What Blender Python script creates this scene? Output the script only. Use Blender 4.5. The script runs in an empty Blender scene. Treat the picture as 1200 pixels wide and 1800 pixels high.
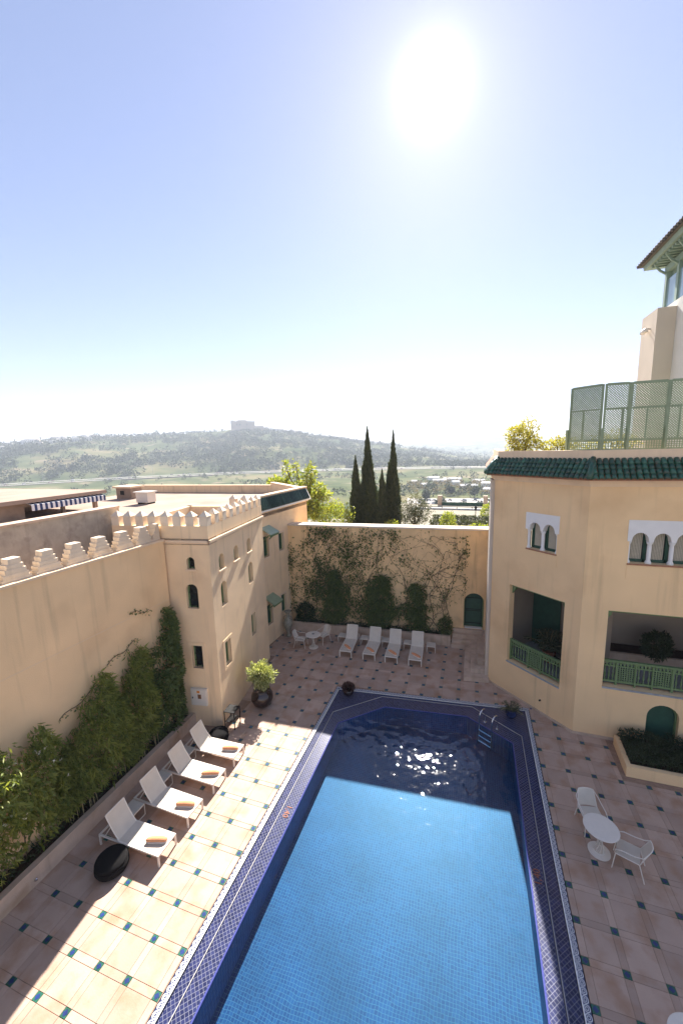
import bpy, math, random
import numpy as np
from mathutils import Vector, Matrix, noise as mnoise

random.seed(7)
rng = np.random.default_rng(11)
rad = math.radians
scene = bpy.context.scene
COL = scene.collection

# ------------------------------------------------------------------ camera
def cam_axes(pitch, yaw, roll):
    cy, sy, cp, sp = math.cos(yaw), math.sin(yaw), math.cos(pitch), math.sin(pitch)
    f = Vector((-sy * cp, cy * cp, sp)); r = Vector((cy, sy, 0)); u = r.cross(f)
    cr, sr = math.cos(roll), math.sin(roll)
    return r * cr + u * sr, u * cr - r * sr, f
CR, CU, CF = cam_axes(rad(-9.2), rad(18.6), rad(-1.5))
cam = bpy.data.cameras.new("camera")
cam.sensor_fit = 'VERTICAL'; cam.sensor_height = 36.0; cam.lens = 36.0 * 690 / 1800
cam.clip_start = 0.1; cam.clip_end = 20000
cam_o = bpy.data.objects.new("camera", cam); COL.objects.link(cam_o)
M = Matrix((CR, CU, -CF)).transposed().to_4x4(); M.translation = Vector((0, 0, 10.7))
cam_o.matrix_world = M
scene.camera = cam_o

# ------------------------------------------------------------------ sky, sun, exposure
SUN_AZ, SUN_EL = rad(-6.0), rad(37.3)
SUN_DIR = Vector((math.sin(SUN_AZ) * math.cos(SUN_EL), math.cos(SUN_AZ) * math.cos(SUN_EL), math.sin(SUN_EL)))
world = bpy.data.worlds.new("World"); scene.world = world; world.use_nodes = True
wn, wl = world.node_tree.nodes, world.node_tree.links
wn.clear()
sky = wn.new('ShaderNodeTexSky'); sky.sky_type = 'NISHITA'; sky.sun_disc = False
sky.sun_elevation = SUN_EL; sky.sun_rotation = SUN_AZ
sky.altitude = 400; sky.air_density = 1.0; sky.dust_density = 0.15; sky.ozone_density = 3.0
bg = wn.new('ShaderNodeBackground'); bg.inputs['Strength'].default_value = 0.066
wo = wn.new('ShaderNodeOutputWorld')
# bright aureole of hazy air around the sun
tc = wn.new('ShaderNodeTexCoord')
dt = wn.new('ShaderNodeVectorMath'); dt.operation = 'DOT_PRODUCT'; dt.inputs[1].default_value = SUN_DIR
nrm = wn.new('ShaderNodeVectorMath'); nrm.operation = 'NORMALIZE'
wl.new(tc.outputs['Generated'], nrm.inputs[0]); wl.new(nrm.outputs[0], dt.inputs[0])
mx = wn.new('ShaderNodeMath'); mx.operation = 'MAXIMUM'; mx.inputs[1].default_value = 0.0
wl.new(dt.outputs['Value'], mx.inputs[0])
def wpow(e, k):
    p = wn.new('ShaderNodeMath'); p.operation = 'POWER'; p.inputs[1].default_value = e
    wl.new(mx.outputs[0], p.inputs[0])
    q = wn.new('ShaderNodeMath'); q.operation = 'MULTIPLY'; q.inputs[1].default_value = k
    wl.new(p.outputs[0], q.inputs[0]); return q
p1, p2 = wpow(6, 0.12), wpow(30, 0.26)
ad = wn.new('ShaderNodeMath'); ad.operation = 'ADD'
p3 = wpow(160, 0.5); p4 = wpow(900, 3.0); a0_ = wn.new('ShaderNodeMath'); a0_.operation = 'ADD'
wl.new(p1.outputs[0], a0_.inputs[0]); wl.new(p2.outputs[0], a0_.inputs[1]); wl.new(a0_.outputs[0], ad.inputs[0]); a1_ = wn.new('ShaderNodeMath'); a1_.operation = 'ADD'; wl.new(p3.outputs[0], a1_.inputs[0]); wl.new(p4.outputs[0], a1_.inputs[1]); wl.new(a1_.outputs[0], ad.inputs[1])
cmb = wn.new('ShaderNodeVectorMath'); cmb.operation = 'SCALE'; cmb.inputs[0].default_value = (1.0, 0.98, 0.95)
wl.new(ad.outputs[0], cmb.inputs['Scale'])
sm = wn.new('ShaderNodeVectorMath'); sm.operation = 'ADD'
tint = wn.new('ShaderNodeVectorMath'); tint.operation = 'MULTIPLY'; tint.inputs[1].default_value = (1.02, 0.925, 1.02)
gm = wn.new('ShaderNodeGamma'); gm.inputs['Gamma'].default_value = 0.75; wl.new(sky.outputs[0], gm.inputs['Color'])
hsv = wn.new('ShaderNodeHueSaturation'); hsv.inputs['Saturation'].default_value = 0.95; wl.new(gm.outputs[0], hsv.inputs['Color']); wl.new(hsv.outputs[0], tint.inputs[0]); wl.new(tint.outputs[0], sm.inputs[0]); wl.new(cmb.outputs[0], sm.inputs[1])
wl.new(sm.outputs[0], bg.inputs['Color']); wl.new(bg.outputs[0], wo.inputs['Surface'])

sun = bpy.data.lights.new("sun", 'SUN'); sun.energy = 4.3; sun.angle = rad(0.53); sun.color = (1.0, 0.945, 0.88)
sun_o = bpy.data.objects.new("sun", sun); COL.objects.link(sun_o)
sun_o.rotation_euler = (-SUN_DIR).to_track_quat('-Z', 'Y').to_euler()
sun_o.location = SUN_DIR * 100

scene.view_settings.view_transform = 'Standard'; scene.view_settings.look = 'None'
scene.view_settings.gamma = 1.0; scene.view_settings.use_curve_mapping = False
scene.view_settings.exposure = 2.06
scene.render.engine = 'CYCLES'
cy = scene.cycles
cy.use_denoising = True
cy.max_bounces = 8; cy.diffuse_bounces = 4; cy.glossy_bounces = 3; cy.transmission_bounces = 4
cy.transparent_max_bounces = 12; cy.volume_bounces = 0
cy.caustics_reflective = False; cy.caustics_refractive = False
cy.sample_clamp_indirect = 6.0

# ------------------------------------------------------------------ materials
MATS = {}
def pm(name, col, rough=0.8, var=0.12, scale=3.0, bump=0.0, bscale=60.0, streak=0.0, spec=0.3, metal=0.0,
       island=0.0, objrand=0.0, stain=None, stain_scale=1.2, stain_lo=0.52, stain_hi=0.7, coord='pos'):
    m = bpy.data.materials.new(name); m.use_nodes = True
    n, l = m.node_tree.nodes, m.node_tree.links
    b = n['Principled BSDF']
    b.inputs['Roughness'].default_value = rough; b.inputs['Metallic'].default_value = metal
    b.inputs['Specular IOR Level'].default_value = spec
    if coord == 'pos':
        g = n.new('ShaderNodeNewGeometry'); vec = g.outputs['Position']
    else:
        g = n.new('ShaderNodeTexCoord'); vec = g.outputs['Object']
    def noise(sc, det=4, v=None):
        t = n.new('ShaderNodeTexNoise'); t.inputs['Scale'].default_value = sc; t.inputs['Detail'].default_value = det
        l.new(v if v is not None else vec, t.inputs['Vector']); return t.outputs['Fac']
    def ramp(fac, lo, hi, c0, c1):
        r = n.new('ShaderNodeMapRange'); r.inputs['From Min'].default_value = lo; r.inputs['From Max'].default_value = hi
        r.inputs['To Min'].default_value = c0; r.inputs['To Max'].default_value = c1; l.new(fac, r.inputs['Value']); return r.outputs[0]
    def mul(cs, fs):
        x = n.new('ShaderNodeVectorMath'); x.operation = 'SCALE'
        if isinstance(cs, tuple): x.inputs[0].default_value = cs[:3]
        else: l.new(cs, x.inputs[0])
        l.new(fs, x.inputs['Scale']); return x.outputs[0]
    c = tuple(col)
    if var > 0: c = mul(c, ramp(noise(scale, 6), 0.25, 0.75, 1 - var, 1 + var))
    if island > 0:
        gi = n.new('ShaderNodeNewGeometry'); c = mul(c, ramp(gi.outputs['Random Per Island'], 0, 1, 1 - island, 1 + island))
    if objrand > 0:
        oi = n.new('ShaderNodeObjectInfo'); c = mul(c, ramp(oi.outputs['Random'], 0, 1, 1 - objrand, 1 + objrand))
    if stain is not None:
        mixn = n.new('ShaderNodeMix'); mixn.data_type = 'RGBA'
        l.new(ramp(noise(stain_scale, 7), stain_lo, stain_hi, 0, 0.8), mixn.inputs['Factor'])
        if isinstance(c, tuple): mixn.inputs['A'].default_value = (*c[:3], 1)
        else: l.new(c, mixn.inputs['A'])
        mixn.inputs['B'].default_value = (*stain, 1); c = mixn.outputs['Result']
    if streak > 0:
        mp = n.new('ShaderNodeMapping'); mp.inputs['Scale'].default_value = (2.6, 2.6, 0.16); l.new(vec, mp.inputs['Vector'])
        c = mul(c, ramp(noise(1.6, 5, mp.outputs[0]), 0.56, 0.78, 1.0, 1 - streak))
    if isinstance(c, tuple): b.inputs['Base Color'].default_value = (*c[:3], 1)
    else: l.new(c, b.inputs['Base Color'])
    if bump > 0:
        bp = n.new('ShaderNodeBump'); bp.inputs['Strength'].default_value = bump; bp.inputs['Distance'].default_value = 0.02
        l.new(noise(bscale, 5), bp.inputs['Height']); l.new(bp.outputs[0], b.inputs['Normal'])
    MATS[name] = m
    return m

def leafmat(name, ca, cb, trans=0.35, rough=0.5):
    m = bpy.data.materials.new(name); m.use_nodes = True
    n, l = m.node_tree.nodes, m.node_tree.links
    b = n['Principled BSDF']; b.inputs['Roughness'].default_value = rough; b.inputs['Specular IOR Level'].default_value = 0.35
    g = n.new('ShaderNodeNewGeometry')
    mix = n.new('ShaderNodeMix'); mix.data_type = 'RGBA'
    mix.inputs['A'].default_value = (*ca, 1); mix.inputs['B'].default_value = (*cb, 1)
    l.new(g.outputs['Random Per Island'], mix.inputs['Factor'])
    l.new(mix.outputs['Result'], b.inputs['Base Color'])
    t = n.new('ShaderNodeBsdfTranslucent')
    s = n.new('ShaderNodeVectorMath'); s.operation = 'MULTIPLY'; s.inputs[1].default_value = (1.5, 1.5, 0.6)
    l.new(mix.outputs['Result'], s.inputs[0]); l.new(s.outputs[0], t.inputs['Color'])
    ms = n.new('ShaderNodeMixShader'); ms.inputs[0].default_value = trans
    l.new(b.outputs[0], ms.inputs[1]); l.new(t.outputs[0], ms.inputs[2])
    l.new(ms.outputs[0], n['Material Output'].inputs['Surface'])
    MATS[name] = m; return m

PL = pm('plaster', (0.86, 0.60, 0.335), 0.9, 0.09, 0.8, 0.3, 45, 0.20, stain=(0.66, 0.42, 0.22), stain_scale=0.55, stain_lo=0.54, stain_hi=0.8)
PLT = pm('plaster_tower', (0.85, 0.625, 0.385), 0.9, 0.09, 0.9, 0.3, 45, 0.26, stain=(0.66, 0.45, 0.27), stain_scale=0.8, stain_lo=0.56, stain_hi=0.8)
PLB = pm('plaster_back', (0.80, 0.555, 0.29), 0.9, 0.12, 1.1, 0.3, 40, 0.4, stain=(0.42, 0.28, 0.17), stain_scale=0.9, stain_lo=0.58, stain_hi=0.85)
PLR = pm('plaster_right', (0.87, 0.605, 0.33), 0.9, 0.07, 0.7, 0.25, 45, 0.16, stain=(0.68, 0.43, 0.215), stain_scale=0.5, stain_lo=0.55, stain_hi=0.8)
PLG = pm('plaster_grey', (0.43, 0.37, 0.29), 0.95, 0.22, 2.5, 0.5, 14, 0.3, stain=(0.24, 0.2, 0.16), stain_scale=3, stain_lo=0.55, stain_hi=0.75)
PLU = pm('plaster_upper', (0.62, 0.53, 0.42), 0.9, 0.06, 1.0, 0.2, 40, 0.08)
TRIM = pm('trim_plaster', (0.80, 0.60, 0.40), 0.85, 0.08, 2.0, 0.2, 50, 0.1)
MERL = pm('plaster_merlon', (0.76, 0.625, 0.46), 0.9, 0.1, 1.5, 0.3, 40, 0.2, stain=(0.6, 0.45, 0.3), stain_scale=2.0, stain_lo=0.56, stain_hi=0.8)
STONE = pm('planter_stone', (0.56, 0.42, 0.31), 0.85, 0.14, 2.2, 0.3, 30, 0.25, stain=(0.40, 0.27, 0.17), stain_scale=1.3)
ROOF = pm('roof_screed', (0.34, 0.25, 0.19), 0.95, 0.14, 0.7, 0.2, 20, 0, stain=(0.26, 0.18, 0.13), stain_scale=0.5)
SLAB = pm('slab_stone', (0.45, 0.318, 0.24), 0.62, 0.10, 1.6, 0.12, 25, 0, 0.35, objrand=0.13, stain=(0.36, 0.20, 0.115), stain_scale=1.9, stain_lo=0.47, stain_hi=0.70)
MORTAR = pm('mortar', (0.30, 0.20, 0.14), 0.95, 0.2, 8)
TGREEN = pm('tile_green', (0.022, 0.11, 0.07), 0.35, 0.25, 12, objrand=0.2, spec=0.5)
TBLUE = pm('tile_blue', (0.02, 0.04, 0.15), 0.3, 0.25, 12, objrand=0.2, spec=0.5)
GREEN = pm('green_paint', (0.14, 0.21, 0.09), 0.55, 0.1, 6, 0.1, 60, spec=0.4)
GREEND = pm('green_paint_dark', (0.03, 0.085, 0.055), 0.5, 0.15, 5, 0.1, 60, spec=0.4)
GREENL = pm('green_paint_screen', (0.25, 0.31, 0.19), 0.6, 0.1, 5, 0.1, 60, spec=0.4)
GREENP = pm('green_paint_pale', (0.27, 0.36, 0.29), 0.6, 0.08, 5, spec=0.4)
RTILE = pm('glazed_roof_tile', (0.022, 0.082, 0.05), 0.38, 0.35, 9, 0.25, 30, objrand=0.45, spec=0.5, stain=(0.11, 0.075, 0.05), stain_scale=7, stain_lo=0.56, stain_hi=0.72)
RTILE2 = pm('glazed_tile_small', (0.03, 0.055, 0.045), 0.14, 0.3, 6, island=0.4, spec=0.6)
BRICKR = pm('terracotta', (0.36, 0.16, 0.09), 0.8, 0.2, 10)
WHITE = pm('white_stucco', (0.80, 0.77, 0.72), 0.8, 0.04, 3, 0.15, 40)
WPAINT = pm('white_metal', (0.74, 0.67, 0.57), 0.4, 0.03, 8, spec=0.4)
SLING = pm('white_sling', (0.62, 0.55, 0.45), 0.75, 0.05, 5, 0.3, 350)
TOWEL = pm('orange_towel', (0.74, 0.33, 0.16), 0.95, 0.15, 20, 0.6, 220)
TOWEL2 = pm('cream_towel', (0.78, 0.68, 0.58), 0.95, 0.08, 20, 0.5, 220)
BLACK = pm('black_wicker', (0.011, 0.010, 0.010), 0.9, 0.3, 60, 0.5, 160, spec=0.08)
IRON = pm('black_iron', (0.015, 0.014, 0.013), 0.6, 0.1, 20, spec=0.15)
STEEL = pm('steel', (0.7, 0.7, 0.7), 0.18, 0.03, 20, metal=1.0)
GLASS = pm('dark_glass', (0.02, 0.03, 0.035), 0.08, 0.1, 2, spec=0.6)
GLASSB = pm('sky_glass', (0.25, 0.36, 0.42), 0.06, 0.1, 2, spec=0.8)
SOIL = pm('soil', (0.05, 0.03, 0.02), 0.95, 0.4, 9, 0.8, 18)
CURT = pm('curtain', (0.55, 0.49, 0.38), 0.9, 0.08, 9)
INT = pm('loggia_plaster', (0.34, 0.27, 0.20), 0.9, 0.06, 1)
MARB = pm('grey_sill', (0.36, 0.37, 0.38), 0.4, 0.25, 4)
POT = pm('glazed_pot', (0.022, 0.010, 0.008), 0.14, 0.3, 5, spec=0.6)
POTB = pm('blue_pot', (0.02, 0.03, 0.09), 0.15, 0.3, 6, spec=0.6)
TERRA = pm('clay_pot', (0.34, 0.13, 0.07), 0.75, 0.2, 8)
URNM = pm('stone_urn', (0.27, 0.25, 0.19), 0.45, 0.45, 14, 0.4, 30)
BARK = pm('bark', (0.11, 0.075, 0.05), 0.95, 0.3, 12, 0.6, 30)
TWIG = pm('twig', (0.13, 0.085, 0.055), 0.9, 0.3, 12)
CANE = pm('cane', (0.42, 0.33, 0.17), 0.7, 0.2, 12)
ORANGE = pm('orange_label', (0.72, 0.25, 0.03), 0.6, 0.1, 20)
TILERED = pm('number_tile', (0.30, 0.10, 0.05), 0.4, 0.1, 20)
AWB = pm('awning_blue', (0.03, 0.05, 0.13), 0.9, 0.1, 8)
AWW = pm('awning_white', (0.74, 0.74, 0.74), 0.9, 0.05, 8)
RUST = pm('shed_wall', (0.30, 0.22, 0.16), 0.9, 0.25, 2, 0.3, 10)
BAMBOO = leafmat('bamboo_leaf', (0.11, 0.155, 0.03), (0.32, 0.34, 0.09), 0.4)
BAMBOOD = leafmat('bamboo_leaf_dark', (0.055, 0.095, 0.025), (0.16, 0.20, 0.06), 0.3)
IVY = leafmat('ivy_leaf', (0.06, 0.10, 0.03), (0.17, 0.20, 0.07), 0.35)
IVYD = leafmat('ivy_leaf_dark', (0.018, 0.04, 0.015), (0.05, 0.075, 0.025), 0.2)
VARI = leafmat('variegated_leaf', (0.16, 0.20, 0.06), (0.50, 0.50, 0.26), 0.3)
CYPR = leafmat('cypress_spray', (0.025, 0.042, 0.02), (0.085, 0.10, 0.045), 0.2, 0.7)
OLIVE = leafmat('olive_leaf', (0.05, 0.065, 0.03), (0.12, 0.13, 0.07), 0.2)
BROAD = leafmat('broad_leaf', (0.12, 0.17, 0.03), (0.36, 0.36, 0.08), 0.5)
YELLOW = leafmat('citrus_leaf', (0.20, 0.20, 0.05), (0.42, 0.35, 0.10), 0.45)
HEDGE = leafmat('hedge_leaf', (0.02, 0.035, 0.014), (0.05, 0.065, 0.025), 0.15)
HILLT = leafmat('hill_tree_leaf', (0.025, 0.04, 0.016), (0.06, 0.075, 0.03), 0.1, 0.8)
DRY = leafmat('dry_scrub', (0.13, 0.10, 0.06), (0.22, 0.17, 0.10), 0.2, 0.8)
FLOWER = leafmat('white_petal', (0.75, 0.70, 0.55), (0.85, 0.80, 0.70), 0.2)

def grid_mat(name, ca, cb, grout, size, gw, rough, spec, angle=0.0, gmix=1.0, wob=0.0, patch=0.0):
    """small mosaic: too fine to model tile by tile"""
    m = bpy.data.materials.new(name); m.use_nodes = True
    n, l = m.node_tree.nodes, m.node_tree.links
    b = n['Principled BSDF']; b.inputs['Roughness'].default_value = rough; b.inputs['Specular IOR Level'].default_value = spec
    g = n.new('ShaderNodeNewGeometry')
    mp = n.new('ShaderNodeMapping'); mp.inputs['Rotation'].default_value = (0, 0, angle); mp.inputs['Scale'].default_value = (1 / size,) * 3
    if wob > 0:
        wz = n.new('ShaderNodeTexNoise'); wz.inputs['Scale'].default_value = 1.7; wz.inputs['Detail'].default_value = 2; l.new(g.outputs['Position'], wz.inputs['Vector'])
        ws = n.new('ShaderNodeVectorMath'); ws.operation = 'MULTIPLY_ADD'; ws.inputs[1].default_value = (wob, wob, wob); l.new(wz.outputs['Color'], ws.inputs[0]); l.new(g.outputs['Position'], ws.inputs[2]); l.new(ws.outputs[0], mp.inputs['Vector'])
    else: l.new(g.outputs['Position'], mp.inputs['Vector'])
    fl = n.new('ShaderNodeVectorMath'); fl.operation = 'FLOOR'; l.new(mp.outputs[0], fl.inputs[0])
    fr = n.new('ShaderNodeVectorMath'); fr.operation = 'FRACTION'; l.new(mp.outputs[0], fr.inputs[0])
    wnz = n.new('ShaderNodeTexWhiteNoise'); l.new(fl.outputs[0], wnz.inputs['Vector'])
    mix = n.new('ShaderNodeMix'); mix.data_type = 'RGBA'; mix.inputs['A'].default_value = (*ca, 1); mix.inputs['B'].default_value = (*cb, 1)
    l.new(wnz.outputs['Value'], mix.inputs['Factor'])
    sp = n.new('ShaderNodeSeparateXYZ'); l.new(fr.outputs[0], sp.inputs[0])
    nsep = n.new('ShaderNodeSeparateXYZ'); l.new(g.outputs['Normal'], nsep.inputs[0])
    def edge(o, nrm):
        a = n.new('ShaderNodeMath'); a.operation = 'LESS_THAN'; a.inputs[1].default_value = gw; l.new(o, a.inputs[0])
        ab = n.new('ShaderNodeMath'); ab.operation = 'ABSOLUTE'; l.new(nrm, ab.inputs[0])
        c = n.new('ShaderNodeMath'); c.operation = 'LESS_THAN'; c.inputs[1].default_value = 0.9; l.new(ab.outputs[0], c.inputs[0])
        k = n.new('ShaderNodeMath'); k.operation = 'MULTIPLY'; l.new(a.outputs[0], k.inputs[0]); l.new(c.outputs[0], k.inputs[1]); return k.outputs[0]
    e = [edge(sp.outputs[i], nsep.outputs[i]) for i in range(3)]
    m1 = n.new('ShaderNodeMath'); m1.operation = 'MAXIMUM'; l.new(e[0], m1.inputs[0]); l.new(e[1], m1.inputs[1])
    m2 = n.new('ShaderNodeMath'); m2.operation = 'MAXIMUM'; l.new(m1.outputs[0], m2.inputs[0]); l.new(e[2], m2.inputs[1])
    m3 = n.new('ShaderNodeMath'); m3.operation = 'MULTIPLY'; m3.inputs[1].default_value = gmix; l.new(m2.outputs[0], m3.inputs[0])
    mg = n.new('ShaderNodeMix'); mg.data_type = 'RGBA'; l.new(m3.outputs[0], mg.inputs['Factor'])
    l.new(mix.outputs['Result'], mg.inputs['A']); mg.inputs['B'].default_value = (*grout, 1)
    if patch > 0:
        pz = n.new('ShaderNodeTexNoise'); pz.inputs['Scale'].default_value = 0.9; pz.inputs['Detail'].default_value = 4; l.new(g.outputs['Position'], pz.inputs['Vector'])
        pr_ = n.new('ShaderNodeMapRange'); pr_.inputs['From Min'].default_value = 0.3; pr_.inputs['From Max'].default_value = 0.7; pr_.inputs['To Min'].default_value = 1 - patch; pr_.inputs['To Max'].default_value = 1 + patch; l.new(pz.outputs['Fac'], pr_.inputs['Value'])
        ps_ = n.new('ShaderNodeVectorMath'); ps_.operation = 'SCALE'; l.new(mg.outputs['Result'], ps_.inputs[0]); l.new(pr_.outputs[0], ps_.inputs['Scale']); l.new(ps_.outputs[0], b.inputs['Base Color'])
    else: l.new(mg.outputs['Result'], b.inputs['Base Color'])
    return m
POOLT = grid_mat('pool_mosaic', (0.007, 0.032, 0.105), (0.014, 0.060, 0.150), (0.065, 0.130, 0.180), 0.072, 0.13, 0.5, 0.3, wob=0.12, patch=0.18)
POOLW = grid_mat('pool_wall_mosaic', (0.012, 0.05, 0.15), (0.02, 0.085, 0.22), (0.08, 0.16, 0.24), 0.085, 0.13, 0.5, 0.3, wob=0.08, patch=0.2)
LEDGE = grid_mat('ledge_mosaic', (0.014, 0.017, 0.055), (0.030, 0.036, 0.105), (0.36, 0.36, 0.40), 0.075, 0.10, 0.22, 0.35, rad(45), 0.5)

def chain_mat():
    """printed border tile: a chain of dark rings on white (object x runs along the strip)"""
    m = bpy.data.materials.new('ring_border_tile'); m.use_nodes = True
    n, l = m.node_tree.nodes, m.node_tree.links
    b = n['Principled BSDF']; b.inputs['Roughness'].default_value = 0.3
    t = n.new('ShaderNodeTexCoord'); mp = n.new('ShaderNodeMapping'); mp.inputs['Scale'].default_value = (1 / 0.13,) * 3
    l.new(t.outputs['Object'], mp.inputs['Vector'])
    fr = n.new('ShaderNodeVectorMath'); fr.operation = 'FRACTION'; l.new(mp.outputs[0], fr.inputs[0])
    sb = n.new('ShaderNodeVectorMath'); sb.operation = 'SUBTRACT'; sb.inputs[1].default_value = (0.5, 0.5, 0); l.new(fr.outputs[0], sb.inputs[0])
    ml = n.new('ShaderNodeVectorMath'); ml.operation = 'MULTIPLY'; ml.inputs[1].default_value = (1, 1, 0); l.new(sb.outputs[0], ml.inputs[0])
    ln = n.new('ShaderNodeVectorMath'); ln.operation = 'LENGTH'; l.new(ml.outputs[0], ln.inputs[0])
    cr = n.new('ShaderNodeValToRGB'); cr.color_ramp.interpolation = 'CONSTANT'
    el = cr.color_ramp.elements; el[0].position = 0; el[0].color = (0.03, 0.04, 0.1, 1)
    el[1].position = 0.15; el[1].color = (0.7, 0.7, 0.68, 1)
    for p, c in ((0.24, (0.04, 0.05, 0.12, 1)), (0.36, (0.7, 0.7, 0.68, 1)), (0.47, (0.04, 0.05, 0.12, 1))):
        x = el.new(p); x.color = c
    l.new(ln.outputs['Value'], cr.inputs[0]); l.new(cr.outputs[0], b.inputs['Base Color'])
    return m
CHAIN = chain_mat()

def water_mat():
    m = bpy.data.materials.new('pool_water'); m.use_nodes = True
    n, l = m.node_tree.nodes, m.node_tree.links
    n.remove(n['Principled BSDF'])
    g = n.new('ShaderNodeNewGeometry')
    def nz(sc, d):
        t = n.new('ShaderNodeTexNoise'); t.inputs['Scale'].default_value = sc; t.inputs['Detail'].default_value = d
        l.new(g.outputs['Position'], t.inputs['Vector']); return t.outputs['Fac']
    b1 = n.new('ShaderNodeBump'); b1.inputs['Strength'].default_value = 0.42; b1.inputs['Distance'].default_value = 0.05; l.new(nz(3.2, 0), b1.inputs['Height'])
    b2 = n.new('ShaderNodeBump'); b2.inputs['Strength'].default_value = 0.22; b2.inputs['Distance'].default_value = 0.02; l.new(nz(9, 0), b2.inputs['Height'])
    l.new(b1.outputs[0], b2.inputs['Normal'])
    gl = n.new('ShaderNodeBsdfGlossy'); gl.inputs['Roughness'].default_value = 0.03; l.new(b2.outputs[0], gl.inputs['Normal'])
    tr = n.new('ShaderNodeBsdfTransparent'); tr.inputs['Color'].default_value = (0.52, 0.78, 0.92, 1)
    dp = n.new('ShaderNodeVectorMath'); dp.operation = 'DOT_PRODUCT'; l.new(b2.outputs[0], dp.inputs[0]); l.new(g.outputs['Incoming'], dp.inputs[1])
    def mth(op, a, b=None):
        q = n.new('ShaderNodeMath'); q.operation = op; q.use_clamp = op != 'ABSOLUTE'
        for i_, x_ in enumerate((a, b)):
            if x_ is None: continue
            if isinstance(x_, (int, float)): q.inputs[i_].default_value = x_
            else: l.new(x_, q.inputs[i_])
        return q
    sch = mth('POWER', mth('SUBTRACT', 1.0, mth('ABSOLUTE', dp.outputs['Value']).outputs[0]).outputs[0], 5.0)
    fz = mth('MULTIPLY_ADD', sch.outputs[0], 0.98); fz.inputs[2].default_value = 0.045
    mx_ = n.new('ShaderNodeMixShader'); l.new(fz.outputs[0], mx_.inputs[0]); l.new(tr.outputs[0], mx_.inputs[1]); l.new(gl.outputs[0], mx_.inputs[2])
    l.new(mx_.outputs[0], n['Material Output'].inputs['Surface'])
    return m
WATER = water_mat()

# ------------------------------------------------------------------ geometry helpers
ROOTM = {}
class Fr:
    """vertical plane frame: u along A->B, n outward, z up"""
    def __init__(s, A, B):
        s.A = Vector((A[0], A[1], 0)); d = Vector((B[0] - A[0], B[1] - A[1], 0)); s.L = d.length; s.d = d.normalized()
        s.n = Vector((s.d.y, -s.d.x, 0))
    def p(s, u, n, z):
        q = s.A + s.d * u + s.n * n; return (q.x, q.y, z)
    def u_of(s, x, y):
        return (Vector((x, y, 0)) - s.A).dot(s.d)

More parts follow.
